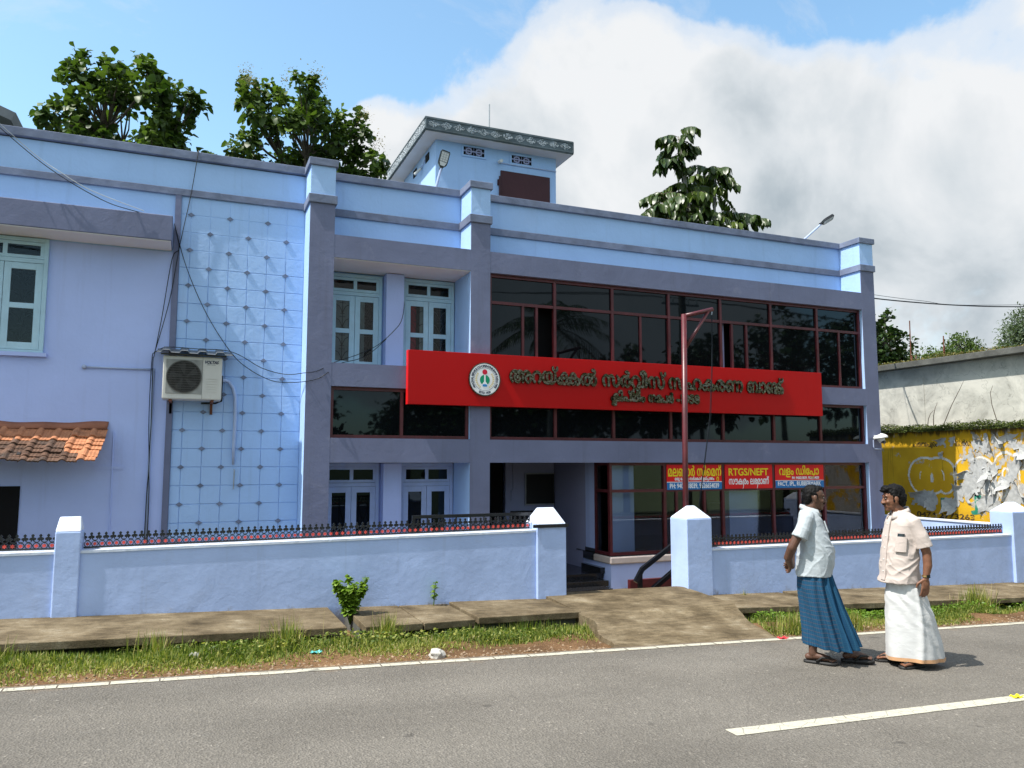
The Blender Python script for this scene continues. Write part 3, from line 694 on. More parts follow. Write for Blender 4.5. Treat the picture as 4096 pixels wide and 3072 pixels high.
# ---- joinery windows
GRILLE = {}
def grille_mesh(w, h):
    mb = MB(); r = .0055
    mb.tube([(0, 0, 0), (0, 0, h)], r, 6)
    k = max(1, round(h/.28)); s = h/k
    for i in range(k):
        z = i*s
        for sg in (-1, 1):
            mb.tube([(0, 0, z+.02), (sg*w*.10, 0, z+s*.35), (sg*w*.24, 0, z+s*.6), (sg*w*.46, 0, z+s*.72)], r, 5)
        mb.tube([(-w*.22, 0, z+s*.85), (w*.22, 0, z+s*.85)], r, 5); mb.tube([(-w*.16, 0, z+.02), (w*.16, 0, z+.02)], r, 5)
    return mb
def joinery(x0, x1, z0, z1, yf, mat, ztr, panes_h, curt, glass='glass_pane', depth=.05, hinges=True, back='curtain'):
    """casement window: outer frame, fanlight with two lights, two leaves with stacked panes"""
    w = bpy.data.objects.new('window', None)
    f = .055
    mb = MB()
    mb.box(x0, x1, yf, yf+depth, z1-f, z1).box(x0, x1, yf, yf+depth, z0, z0+f*.6).box(x0, x0+f, yf, yf+depth, z0+f*.6, z1-f).box(x1-f, x1, yf, yf+depth, z0+f*.6, z1-f)
    mb.box(x0+f, x1-f, yf, yf+depth, ztr-.03, ztr+.03)
    win = mb.build('window', mat, B, bevel=.004)
    xm = (x0+x1)/2
    # fanlight sash
    lz0, lz1 = ztr+.034, z1-f-.004; s = MB(); q = .045
    s.box(x0+f, x1-f, yf+.006, yf+.04, lz1-q, lz1).box(x0+f, x1-f, yf+.006, yf+.04, lz0, lz0+q).box(x0+f, x0+f+q, yf+.006, yf+.04, lz0+q, lz1-q).box(x1-f-q, x1-f, yf+.006, yf+.04, lz0+q, lz1-q).box(xm-.028, xm+.028, yf+.006, yf+.04, lz0+q, lz1-q)
    s.build('fanlight', mat, win, bevel=.003)
    for a, b in ((x0+f+q, xm-.028), (xm+.028, x1-f-q)): bx('pane', glass, win, a, b, yf+.022, yf+.027, lz0+q, lz1-q)
    bz0, bz1 = z0+f*.6+.004, ztr-.034
    for k, (a, b) in enumerate(((x0+f+.003, xm-.003), (xm+.003, x1-f-.003))):
        st = .085; s = MB()
        s.box(a, a+st, yf+.008, yf+.042, bz0, bz1).box(b-st, b, yf+.008, yf+.042, bz0, bz1)
        edges = [bz1]; 
        zz = [bz1-.09]
        hh = (bz1-bz0-.09-.10-(panes_h-1)*.075)/panes_h
        s.box(a+st, b-st, yf+.008, yf+.042, bz1-.09, bz1).box(a+st, b-st, yf+.008, yf+.042, bz0, bz0+.10)
        z = bz1-.09
        for j in range(panes_h):
            bx('pane', glass, win, a+st, b-st, yf+.022, yf+.027, z-hh, z)
            if z1 < 2: z -= hh; continue
            g = grille_mesh(b-a-2*st, hh); g.v = [((a+b)/2+x, yf+.0335, z-hh+zz_) for x, _, zz_ in g.v]; g.build('grille', 'black_iron' if k == 0 else 'steel', win)
            z -= hh
            if j < panes_h-1: s.box(a+st, b-st, yf+.008, yf+.042, z-.075, z); z -= .075
        lf = s.build('leaf', mat, win, bevel=.003)
        hx = a-.004 if k == 0 else b+.001
        for hz in (bz0+.12, bz1-.22): MB().tube([(hx, yf+.004, hz), (hx, yf+.004, hz+.10)], .008, 6).build('hinge', mat, win)
    bx('backing', 'dark_void', win, x0+.06, x1-.06, yf+.0475, yf+.0495, z0+.04, z1-.06)
    c = curt
    for (a, b, m) in c:
        mb = MB(); n = 14
        for i in range(n+1):
            x = a+(b-a)*i/n; mb.v += [(x, yf+.0445+.0015*math.sin(i*2.1), z0+.06), (x, yf+.0445+.0015*math.sin(i*2.1+.4), ztr-.04)]
        for i in range(n): mb.f.append((2*i, 2*i+2, 2*i+3, 2*i+1))
        mb.build('curtain', m, win, smooth=True)
    return win
YJ = YF+.818
joinery(2.00, 2.90, 3.405, 4.985, YJ, 'timber_teal', 4.66, 2, [(2.03, 2.50, 'curtain_light'), (2.55, 2.62, 'curtain_light')])
joinery(3.25, 4.165, 3.405, 5.0, YJ, 'timber_teal', 4.66, 2, [(3.34, 3.50, 'curtain_red'), (3.56, 3.64, 'curtain_light'), (3.8, 3.98, 'curtain')])
joinery(2.00, 2.90, -.1, 1.882, YJ, 'timber_lilac', 1.535, 1, [], 'glass_tinted')
joinery(3.25, 4.165, -.1, 1.882, YJ, 'timber_lilac', 1.535, 1, [(3.95, 4.1, 'curtain_light')], 'glass_tinted')
joinery(-2.95, -1.905, 3.40, 5.005, YW-.052, 'timber_teal', 4.68, 2, [])
bx('window_sill', 'paint_lilac_bounce', B, -2.97, -1.86, YW-.075, YW-.001, 3.345, 3.398)
# dark doorway of the left wing under the tiled awning
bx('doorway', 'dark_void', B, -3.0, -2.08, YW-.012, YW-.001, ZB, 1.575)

# ---- big aluminium windows
def glazing(name, x0, x1, z0, z1, yf, verts, trans, subs, glass, parent=B, dep=.07, bar=.05, skip=(), gap=()):
    """frame of bars with a pane in each light; verts/trans inner bar positions; subs: (x, z0, z1) slim stiles"""
    mb = MB()
    mb.box(x0, x1, yf, yf+dep, z1-bar, z1).box(x0, x1, yf, yf+dep, z0, z0+bar)
    xs = [x0]+list(verts)+[x1]
    for i, x in enumerate(xs):
        h = bar/2; a, b = (x, x+bar) if i == 0 else ((x-bar, x) if i == len(xs)-1 else (x-h, x+h))
        mb.box(a, b, yf-.004, yf+dep-.001, z0+bar, z1-bar)
    for t in trans: mb.box(x0+bar, x1-bar, yf+.003, yf+dep-.004, t-bar/2, t+bar/2)
    for x, za, zb in subs: mb.box(x-.022, x+.022, yf+.008, yf+dep-.012, za, zb)
    w = mb.build(name, 'maroon', parent)
    zs = [z0]+list(trans)+[z1]; 
    for i in range(len(xs)-1):
        for j in range(len(zs)-1):
            if (i, j) in skip: continue
            cut = sorted([x for x, za, zb in subs if xs[i] < x < xs[i+1] and za < (zs[j]+zs[j+1])/2 < zb])
            cc = [xs[i]]+cut+[xs[i+1]]
            for q in range(len(cc)-1):
                if any(cc[q] < g_ < cc[q+1] for g_ in gap) and cut: continue
                off = .0 if q == 0 else (.012 if q == 1 else 0.)
                bx('pane', glass, w, cc[q]+.01, cc[q+1]-.01, yf+.035+off, yf+.041+off, zs[j]+.01, zs[j+1]-.01)
    return w
VX = [5.742, 6.877, 8.066, 9.225, 10.42, 11.588]
g1 = glazing('window', 4.522, 12.738, 3.386, 5.028, YF+.08, VX, [4.55], [(5.148, 3.43, 4.53), (5.403, 3.43, 4.53), (7.461, 3.43, 4.53), (9.49, 3.43, 4.53), (9.833, 3.43, 4.53), (12.166, 3.43, 4.53)], 'glass_tinted', gap=(5.55, 9.35))
bx('curtain', 'interior_lilac', B, 9.30, 9.42, YF+.25, YF+.27, 3.3, 4.9)
g2 = glazing('window', 4.522, 12.738, 2.263, 3.044, YF+.08, VX, [], [], 'glass_tinted')
g3 = glazing('window', 1.957, 4.178, 2.263, 3.044, YF+.08, [3.07], [], [], 'glass_tinted')
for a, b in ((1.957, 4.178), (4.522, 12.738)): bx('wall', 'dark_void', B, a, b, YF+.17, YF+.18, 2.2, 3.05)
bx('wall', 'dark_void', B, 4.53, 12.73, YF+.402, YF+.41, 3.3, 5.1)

# ---- shop front: low wall, stone sill, glazed bay and the room behind
bx('bay_wall', 'paint_lilac_bounce', B, 6.79, P3[0]-.001, YF+.09, YF+.62, ZB, .15)
bx('bay_wall', 'paint_lilac_bounce', B, 6.79, 7.0, YF+.62, YF+1.1, ZB, .15)
bx('bay_sill', 'sill_beige', B, 6.755, P3[0]-.001, YF+.04, YF+.66, .151, .272, bevel=.02)
bx('bay_sill', 'granite_black', B, 6.80, P3[0]-.002, YF+.10, YF+1.4, .2725, .29)
GX = [7.921, 9.195, 10.374, 11.642]
g4 = glazing('shop_window', 6.785, 12.739, .2905, 1.889, YF+.10, GX, [1.395], [(8.178, .34, 1.37), (8.787, .34, 1.37), (11.026, .34, 1.37)], 'glass_clear')
# side light of the bay
mb = MB(); 
mb.box(6.786, 6.834, YF+.171, YF+.60, 1.84, 1.889).box(6.786, 6.834, YF+.171, YF+.60, .2905, .34).box(6.786, 6.834, YF+.60, YF+.65, .2905, 1.889).box(6.788, 6.832, YF+.171, YF+.60, 1.37, 1.42)
sw = mb.build('shop_window', 'maroon', B)
bx('pane', 'glass_clear', sw, 6.807, 6.813, YF+.172, YF+.60, .34, 1.37); bx('pane', 'glass_clear', sw, 6.807, 6.813, YF+.172, YF+.60, 1.42, 1.84)
bx('column', 'paint_lilac_bounce', B, 6.80, 7.08, YF+.652, YF+1.02, .2905, 1.999)
bx('column', 'paint_lilac_bounce', B, 6.95, 7.42, YF+.34, YF+.65, .2905, 1.885); bx('column', 'paint_lilac_bounce', B, 9.45, 10.12, YF+.26, YF+.5, .2905, 1.885)
bx('column', 'paint_lilac_bounce', B, 11.9, 12.735, YF+.42, YF+.6, .2905, 1.885)
bx('skirting', 'granite_black', B, 6.79, 7.085, YF+.651, YF+1.03, .2902, .36)
bx('wall', 'interior_dark', B, 6.8, P3[1]-.2, YF+3.2, YF+3.3, ZB, 2.0)
bx('wall', 'interior_lilac', B, 7.1, 7.2, YF+1.4, YF+3.2, ZB, 2.0)
bx('floor', 'granite_black', B, 7.2, P3[1]-.2, YF+1.4, YF+3.2, .25, .29)
bx('counter', 'interior_lilac', B, 10.5, 12.2, YF+1.9, YF+2.3, .29, 1.02)
# inner grille gate seen through the glass at the right
mb = MB()
for x in (11.75, 12.0, 12.25, 12.5, 12.72): mb.tube([(x, YF+.28, .3), (x, YF+.28, 1.08)], .012, 6)
mb.tube([(11.74, YF+.28, 1.08), (12.73, YF+.28, 1.08)], .016, 6)
for i, x in enumerate((11.75, 12.0, 12.25, 12.5)):
    for z in (.35, .72): mb.tube([(x, YF+.28, z), (x+.24, YF+.28, z+.33)] if i % 2 else [(x, YF+.28, z+.33), (x+.24, YF+.28, z)], .008, 5)
mb.build('grille', 'black_iron', B)
mb = MB(); g = grille_mesh(.5, 1.05); mb.v = [(10.72+x, YF+.4, .32+z) for x, y, z in g.v]; mb.f = g.f; mb.build('grille', 'black_iron', B)
# ---- porch
bx('wall', 'interior_lilac', B, 5.75, 6.8, YF+2.35, YF+2.45, ZB, 2.0)
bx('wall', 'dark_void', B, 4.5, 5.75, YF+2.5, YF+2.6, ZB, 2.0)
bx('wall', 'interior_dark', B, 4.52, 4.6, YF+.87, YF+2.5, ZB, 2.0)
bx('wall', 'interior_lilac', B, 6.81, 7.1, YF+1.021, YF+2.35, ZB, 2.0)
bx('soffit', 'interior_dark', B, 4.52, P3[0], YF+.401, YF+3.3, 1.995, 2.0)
bx('floor', 'granite_black', B, 4.52, 6.789, YF+.35, YF+2.4, -.12, -.03); bx('step', 'granite_black', B, 4.52, 6.70, YF+.02, YF+.349, -.2, -.11)
bx('step', 'granite_black', B, 4.52, 6.60, YF-.3, YF+.019, -.28, -.19)
bx('skirting', 'granite_black', B, 6.70, 6.789, YF+.30, YF+1.02, -.03, .07); bx('skirting', 'granite_black', B, 6.74, 6.789, YF+.66, YF+1.02, .16, .29)
bx('plaque', 'granite_black', B, 5.85, 6.72, YF+2.33, YF+2.349, .35, .95)
bx('switch_box', 'interior_lilac', B, 5.86, 5.95, YF+2.32, YF+2.349, 1.15, 1.35)
MB().tube([(5.905, YF+2.335, 1.35), (5.905, YF+2.335, 2.0)], .012, 6).build('conduit', 'interior_lilac', B)
nb = empty('notice_board', (6.5, YF+2.3, 1.5), 'black notice board with a pale frame inside the dark porch', 'notice board')
bx('board', 'notice', nb, 6.17, 6.78, YF+2.31, YF+2.345, 1.08, 1.66)
mb = MB().box(6.15, 6.79, YF+2.30, YF+2.346, 1.661, 1.685).box(6.15, 6.79, YF+2.30, YF+2.346, 1.055, 1.079).box(6.15, 6.169, YF+2.30, YF+2.346, 1.08, 1.66); mb.build('frame', 'steel', nb)

# ---- stair head on the roof
T = MB().box(4.37, 7.05, 14.5, 17.0, 5.4, 8.38).build('roof_tower', 'paint_blue', B)
sl = bx('roof_slab', 'eave_paint', T, 4.05, 7.30, 14.15, 17.3, 8.381, 8.66)
bx('soffit', 'soffit', T, 4.07, 7.28, 14.17, 17.28, 8.372, 8.3805)
mb = MB()
for (z0, z1) in ((8.40, 8.425), (8.615, 8.64)): mb.box(4.05, 7.30, 14.135, 14.1495, z0, z1); mb.box(4.035, 4.0495, 14.135, 17.3, z0, z1)
mb.box(4.05, 4.075, 14.135, 14.1495, 8.4255, 8.6145).box(7.275, 7.30, 14.135, 14.1495, 8.4255, 8.6145)
mb.build('moulding', 'eave_paint', T)
# pebble-dash diamonds along the fascia
def pebbles(outline_fn, n, seed):
    rr = random.Random(seed); mb = MB()
    for i in range(n):
        u, w = outline_fn(rr); s = rr.uniform(.008, .014)
        mb.v += [(u-s, 0, w), (u, 0, w-s), (u+s, 0, w), (u, 0, w+s), (u, -s*.9, w)]; b = len(mb.v)-5
        mb.f += [(b, b+1, b+4), (b+1, b+2, b+4), (b+2, b+3, b+4), (b+3, b, b+4)]
    return mb
def dia(rr):
    while True:
        u, w = rr.uniform(-.13, .13), rr.uniform(-.075, .075)
        if abs(u)/.13+abs(w)/.08 < 1: return u, w
for k in range(12):
    m = pebbles(dia, 90, k); cx = 4.22+k*.262
    m.v = [(cx+x, 14.147+y, 8.52+z) for x, y, z in m.v]; m.build('pebble_diamond', 'pebble' if 'pebble' in MATS else 'steel', T)
m = pebbles(lambda rr: (rr.uniform(14.2, 17.28), rr.uniform(-.085, .085)), 1500, 5); m.v = [(4.047+y, x, 8.52+z) for x, y, z in m.v]; m.build('pebble_band', 'pebble' if 'pebble' in MATS else 'steel', T)
def vent(x0, x1, z0, z1):
    y = 14.5; mb = MB(); e = .035
    mb.box(x0-e, x1+e, y-.02, y-.0005, z1, z1+e).box(x0-e, x1+e, y-.02, y-.0005, z0-e, z0).box(x0-e, x0, y-.02, y-.0005, z0, z1).box(x1, x1+e, y-.02, y-.0005, z0, z1)
    v = mb.build('vent', 'paint_blue', T)
    bx('backing', 'dark_void', v, x0, x1, y-.004, y-.0004, z0, z1)
    mb = MB(); fn = lambda u, w, d: (u, d, w); zc = (z0+z1)/2
    for cx in (x0+(x1-x0)*.26, x0+(x1-x0)*.74):
        for i in range(12):
            t0, t1 = R(30*i), R(30*i+30); mb.prism([(cx+r*math.cos(t), zc+r*math.sin(t)) for r, t in ((.045, t0), (.075, t0), (.075, t1), (.045, t1))], fn, -.014, -.005)
    mb.v = [(x, y+yy, z) for x, yy, z in mb.v]
    for i in range(1, 8): mb.box(x0+(x1-x0)*i/8-.004, x0+(x1-x0)*i/8+.004, y-.0045, y-.0042, z0, z1)
    mb.box(x0, x1, y-.016, y-.006, zc-.012, zc+.012)
    mb.build('lattice', 'interior_lilac', v)
vent(4.955, 5.41, 8.145, 8.32); vent(6.02, 6.475, 8.13, 8.30)
for ya, yb in ((14.95, 15.2), (15.9, 16.15)): bx('vent', 'dark_void', T, 4.355, 4.3695, ya, yb, 8.12, 8.28)
h = bx('hatch_door', 'maroon_door', T, 5.77, 6.89, 14.46, 14.499, 6.9, 7.92)
MB().box(5.70, 5.765, 14.46, 14.495, 7.60, 7.72).tube([(5.735, 14.44, 7.0), (5.735, 14.44, 7.78)], .02, 8).build('hinge', 'maroon_door', h)
# ------------------------------------------------------------------ main sign
YS = 11.68
S_ = empty('sign_board', (7.3, YS, 2.8), 'long red sign board with gold mirror letters and a round emblem', 'sign')
bx('panel', 'sign_red', S_, 3.115, 11.455, YS, YF-.002, 2.795, 3.645, bevel=.004)
MB().box(3.110, 3.1145, YS+.004, YF-.003, 2.795, 3.645).build('edge_strip', 'print_red', S_)
for x in (3.9, 6.1, 8.3, 10.5): bx('bracket', 'galv', S_, x, x+.04, YF-.0015, YF+.075, 3.2, 3.25)
front = lambda x, z, d: (x, YS-d, z)
KK = [('ക', 0, 0, 1, 1, .60), ('ക', 0, 0, 1, 1, 1)]
VV = [('വ', .12, -.36, .55, .55, 0), 'വ']
NK = [('ങ', 0, 0, 1, 1, .72), ('ക', 0, 0, .9, 1, .92)]
KL = [('ല', .10, -.34, .55, .5, 0), 'ക']
MP = [('മ', 0, 0, 1, 1, .62), ('പ', .06, 0, 1, 1, 1.06)]
def letters(words, x_ranges, z, h, bold, parent, dep):
    for spec, (x0, x1) in zip(words, x_ranges):
        A, B_, w = clusters([q for cl in spec for q in cl]); mnx = min(A[:, 0].min(), B_[:, 0].min()); mxx = max(A[:, 0].max(), B_[:, 0].max()); sx = (x1-x0)/(mxx-mnx)
        cur = 0.
        for cl in spec:
            a, b, w = clusters(cl)
            if not len(a): cur += w; continue
            G, mn, r = raster(a, b, 48, bold)
            fn = lambda u, w_, d, c=cur: front(x0+(c+u-mnx)*sx, z+w_*h, d)
            mb = letter_mb(G, mn, r, fn, .004, dep)
            mb.build('letter', 'mirror_gold', parent); cur += w
words = [[['അ'], ['റ'], ['യ', '്'], KK, ['ൽ']], [['സ'], ['ർ'], VV+['ീ'], ['സ', '്']], [['സ'], ['ഹ'], ['ക'], ['ര'], ['ണ']], [['ബ'], ['ാ'], NK+[('്', -.12, 0, 1, 1, .6)]]]
letters(words, [(4.815, 6.415), (6.535, 7.82), (7.888, 9.507), (9.62, 10.47)], 3.203, .345, .05, S_, .034)
words = [[KL+['ി'], ['പ', '്'], ['ത'], ['ം']], [['ന'], MP, ['ർ']], [['-']], [['1'], ['9'], ['5'], ['8']]]
letters(words, [(6.705, 7.382), (7.457, 7.975), (8.05, 8.10), (8.15, 8.528)], 2.955, .215, .055, S_, .03)
# emblem
EC = (4.372, 3.226); ER = .272
em = MB(); em.prism([(EC[0]+ER*math.cos(2*math.pi*i/48), EC[1]+ER*math.sin(2*math.pi*i/48)) for i in range(48)], front, .001, .030); em = em.build('emblem', 'mirror_gold', S_)
def flat(name, mat, d, mbf): 
    mb = MB(); mbf(mb, lambda u, w: front(EC[0]+u, EC[1]+w, d)); return mb.build(name, mat, em)
flat('disc', 'print_white', .0315, lambda m, f: m.disc((0, 0), ER*.955, f, 48))
flat('ring', 'print_navy', .033, lambda m, f: (m.disc((0, 0), ER*.955, f, 48, ER*.935), m.disc((0, 0), ER*.69, f, 48, ER*.672)))
flat('globe', 'emblem_green', .033, lambda m, f: m.disc((0, -.012), .085, f, 32))
flat('figure', 'print_white', .0345, lambda m, f: (m.quad(f(-.013, .075), f(-.013, -.035), f(.013, -.035), f(.013, .075)), m.quad(f(-.013, -.035), f(-.062, -.10), f(.062, -.10), f(.013, -.035))))
flat('head', 'emblem_crimson', .0345, lambda m, f: m.disc((0, .118), .043, f, 24))
flat('boat', 'emblem_blue', .0352, lambda m, f: m.quad(f(-.042, -.088), f(-.034, -.118), f(.034, -.118), f(.042, -.088), f(.02, -.078), f(-.02, -.078)))
def laurel(m, f):
    for sg in (-1, 1):
        for i in range(9):
            a = R(-62+i*11.5); r = .148; cx, cz = sg*r*math.cos(a), r*math.sin(a)
            for s2 in (-1, 1):
                t = a+R(90)+s2*R(28); dx, dz = sg*math.cos(t)*.034, math.sin(t)*.034; nx, nz = -dz*.25, dx*.25
                m.quad(f(cx, cz), f(cx+dx*.5+nx, cz+dz*.5+nz), f(cx+dx, cz+dz), f(cx+dx*.5-nx, cz+dz*.5-nz))
flat('laurel', 'emblem_gold', .0335, laurel)
def arc_text(txt, r, a0, a1, h, inward=False):
    mb = MB(); ws = [glyph(c)[2] if c != ' ' else .3 for c in txt]; tot = sum(ws); ang = a0
    for c, w in zip(txt, ws):
        da = (a1-a0)*w/tot
        if c != ' ':
            a, b, _ = glyph(c); G, mn, rs = raster(a, b, 26, .03); t = R(ang+da/2); ct, st = math.cos(t), math.sin(t); sg = -1 if inward else 1
            def fn(u, v, d): 
                x, y = (u-w/2)*h, v*h
                return front(EC[0]+ct*(r+sg*y)+st*x*sg, EC[1]+st*(r+sg*y)-ct*x*sg, d)
            q = letter_mb(G, mn, rs, fn, .0325, .0335); n = len(mb.v); mb.v += q.v; mb.f += [tuple(i+n for i in ff) for ff in q.f]
        ang += da
    mb.build('lettering', 'print_navy', em)['kind'] = 'stuff'
arc_text('ARACKAL SERVICE CO-OPERATIVE BANK Ltd.no 1958', ER*.735, 220, -38, .050)
arc_text('ESTD 1920', ER*.87, 244, 296, .050, True)

# ------------------------------------------------------------------ three signs behind the shop glass line
yq = YF+.088
def small_sign(x0, x1, z0, z1, label):
    s = empty('window_sign', ((x0+x1)/2, yq, z0), label, 'sign'); bx('board', 'print_red', s, x0, x1, yq, yq+.008, z0, z1); return s
pq = lambda x, z, d: (x, yq-d, z)
s1 = small_sign(7.955, 9.158, 1.402, 1.852, 'red and blue sign for cement with two telephone numbers in one line')
bx('band', 'print_blue', s1, 7.955, 9.158, yq-.0015, yq-.0002, 1.402, 1.532); bx('band_edge', 'print_white', s1, 7.955, 9.158, yq-.0016, yq-.0003, 1.533, 1.545)
text_line(['മ', 'ല', 'ബ', 'ാ', 'ർ', ' ', 'സ', 'ി', 'െ', 'മ', ('റ', .14, -.40, .55, .55, 0), 'ന', ('്', -.1, 0, 1, 1, .5)], 7.985, 9.145, 1.648, .235, pq, 'lettering', 'print_yellow', s1, (.001, .003), 44, .025)
text_line(['ഒ', 'ര', 'ു', ' ', 'േ', 'ക', 'ര', 'ള', ' ', 'സ', 'ർ']+KK+['ാ', 'ർ', ' ', 'ഉ', 'ല', '്', ('പ', .15, -.35, .6, .5, 0), 'പ', ('ന', 0, 0, 1, 1, .6), 'ന', 'ം'], 8.125, 8.985, 1.572, .078, pq, 'lettering', 'print_white', s1, (.001, .003), 30, .035)
text_line('PH: 9400218039, 9526654039', 8.02, 9.09, 1.43, .12, pq, 'lettering', 'print_white', s1, (.0018, .0035), 36, .02)
s2 = small_sign(9.232, 10.338, 1.405, 1.852, 'plain red sign between two others, yellow capitals over white script')
text_line('RTGS/NEFT', 9.32, 10.24, 1.653, .185, pq, 'lettering', 'print_yellow', s2, (.001, .003), 44, .03)
text_line(['സ', 'ൗ', 'ക', (')', -.02, -.22, .8, 1.0, .2), 'ര', 'ം', ' ', 'ല', 'ഭ', (')', -.02, -.22, .8, 1.0, .2), 'മ', 'ാ', 'ണ', ('്', -.1, 0, 1, 1, .5)], 9.32, 10.25, 1.487, .175, pq, 'lettering', 'print_white', s2, (.001, .003), 44, .022)
s3 = small_sign(10.41, 11.612, 1.405, 1.848, 'red and blue sign for a fertiliser depot, rightmost of the three')
bx('band', 'print_blue', s3, 10.41, 11.612, yq-.0015, yq-.0002, 1.405, 1.54); bx('band_edge', 'print_white', s3, 10.41, 11.612, yq-.0016, yq-.0003, 1.541, 1.55)
text_line(['വ', 'ള', 'ം', ' ', 'ഡ', 'ി', 'േ', ('പ', .15, -.35, .6, .5, 0), 'പ', 'ാ'], 10.51, 11.49, 1.655, .215, pq, 'lettering', 'print_yellow', s3, (.001, .003), 44, .025)
text_line('PH: 9400218039, 9526654039', 10.82, 11.49, 1.572, .07, pq, 'lettering', 'print_white', s3, (.001, .003), 28, .035)
text_line('FACT, IPL, RUBBERMARK', 10.47, 11.535, 1.447, .115, pq, 'lettering', 'print_white', s3, (.0018, .0035), 40, .025)

# ------------------------------------------------------------------ air conditioner
A_ = empty('air_conditioner', (.02, YW-.3, 2.78), 'cream outdoor air conditioner unit with round grille on the tiled blue wall', 'air conditioner')
y0, y1 = YW-.46, YW-.13; ax0, ax1, az0, az1 = -.37, .412, 2.785, 3.402
body = bx('body', 'cream_plastic', A_, ax0, ax1, y0, y1, az0, az1, bevel=.015)
fx, fz, fr = -.092, 3.105, .226
bx('grille_plate', 'ac_square', A_, -.33, .145, y0-.008, y0-.001, 2.862, 3.35, bevel=.004)
MB().disc((fx, fz), fr, lambda u, w: (u, y0-.0095, w), 48).build('fan_opening', 'dark_void', A_)
mb = MB()
for k in range(5):
    pts = []
    a = 2*math.pi*k/5
    mb.quad(*[(fx+rr*math.cos(a+da), y0-.0105, fz+rr*math.sin(a+da)) for rr, da in ((.03, 0), (.19, .25), (.20, .75), (.05, .6))])
mb.build('fan', 'ac_grille', A_)
mb = MB()
for i in range(-14, 15):
    x = fx+i*.0155; h2 = fr*fr-(x-fx)**2
    if h2 > 0: h = math.sqrt(h2); mb.box(x-.0022, x+.0022, y0-.018, y0-.014, fz-h, fz+h)
for i in range(-6, 7):
    z = fz+i*.034; h2 = fr*fr-(z-fz)**2
    if h2 > 0: h = math.sqrt(h2); mb.box(fx-h, fx+h, y0-.0138, y0-.0118, z-.0022, z+.0022)
for i in range(36):
    t0, t1 = 2*math.pi*i/36, 2*math.pi*(i+1)/36
    mb.prism([(fx+r*math.cos(t), fz+r*math.sin(t)) for r, t in ((fr-.004, t0), (fr+.008, t0), (fr+.008, t1), (fr-.004, t1))], lambda u, w, d: (u, y0-d, w), .0085, .02)
mb.build('grille', 'ac_bar', A_)
MB().box(.148, .151, y0-.0012, y0-.0005, az0+.01, az1-.01).build('seam', 'ac_grille', A_)
mb = MB()
for i in range(6): mb.box(.195, .355, y0-.006, y0-.0005, 2.90+i*.037, 2.91+i*.037)
mb.build('louvre', 'cream_plastic', A_)
aq = lambda x, z, d: (x, y0-.001-d, z)
text_line('VOLTAS', .172, .355, 3.305, .058, aq, 'lettering', 'print_navy', A_, (0, .0015), 40, .05, skew=.22)
MB().box(.205, .25, y0-.0022, y0-.0012, 3.285, 3.291).box(.258, .32, y0-.0022, y0-.0012, 3.286, 3.290).build('lettering', 'print_navy', A_)['kind'] = 'stuff'
for x in (-.26, .292):
    MB().box(x-.02, x+.02, y0+.02, YW-.001, 2.752, 2.784).box(x-.018, x+.018, YW-.03, YW-.001, 2.60, 2.751).build('bracket', 'rust', A_)
MB().tube([(.415, YW-.2, 2.86), (.43, YW-.2, 2.84), (.43, YW-.15, 2.80), (.35, YW-.1, 2.765), (.15, YW-.08, 2.76)], .014, 6).box(.413, .43, y0+.1, y0+.2, 2.84, 3.15).build('valve', 'cable', A_)
pp = [(.425, YW-.12, 3.10), (.47, YW-.07, 3.115), (.53, YW-.045, 3.09), (.59, YW-.04, 3.0), (.622, YW-.04, 2.87), (.632, YW-.04, 2.6), (.632, YW-.04, 2.4), (.625, YW-.04, 2.15), (.628, YW-.035, 1.86)]
MB().tube(pp, [.026]*8+[.018], 10).build('insulated_pipe', 'pvc_blue', A_, smooth=True)
MB().tube([(.644, YW-.012, 1.79), (.648, YW-.03, 1.77), (.643, YW-.028, 1.5)], .009, 6).build('drain_hose', 'galv', A_)
ac = empty('sheet_cover', (.04, YW-.3, 3.45), 'corrugated metal sheet sheltering the air conditioner', 'cover')
mb = MB(); n = 120; prof = []
for i in range(n+1):
    x = -.455+1.0*i/n; ph = (i/n*4.2) % 1; zz = .034*max(0, min(1, (.28-abs(ph-.5))/.10))
    prof.append((x, zz))
for yv, dz in ((YW-.56, 0), (YW-.002, .12)):
    for x, zz in prof: mb.v.append((x, yv, 3.43+zz+dz-.005*x))
for i in range(n): mb.f.append((i, i+1, n+2+i, n+1+i))
o = mb.build('sheet', 'roof_sheet', ac); sm = o.modifiers.new('thickness', 'SOLIDIFY'); sm.thickness = .006
bx('batten', 'ac_grille', ac, -.40, .46, YW-.52, YW-.49, 3.404, 3.424)

# ------------------------------------------------------------------ clay tile awning
AW = empty('tile_awning', (-2.2, YW-.4, 2.0), 'clay tile awning with a rusty ridge sheet over the left doorway', 'awning')
tw, tl = .215, .21
def tile_mesh(mat):
    mb = MB(); prof = [(0, 0), (.035, .030), (.058, .034), (.08, .028), (.105, .006), (.13, .010), (.15, .004), (.17, .010), (.19, .004), (.222, .004)]
    for y, dz in ((0, 0), (-.30, .012)):
        for x, z in prof: mb.v.append((x, y, z+dz))
    for y, dz in ((-.30, 0.0),):
        for x, z in prof: mb.v.append((x, y, z+dz-.006))
    n = len(prof)
    for i in range(n-1): mb.f.append((i+n, i+1+n, i+1, i)); mb.f.append((i+2*n, i+1+2*n, i+1+n, i+n))
    return mb.mesh('tile', mat)
tiles = [tile_mesh('clay_new'), tile_mesh('clay_old')]
slope = math.atan2(.36, .70); rt = random.Random(4)
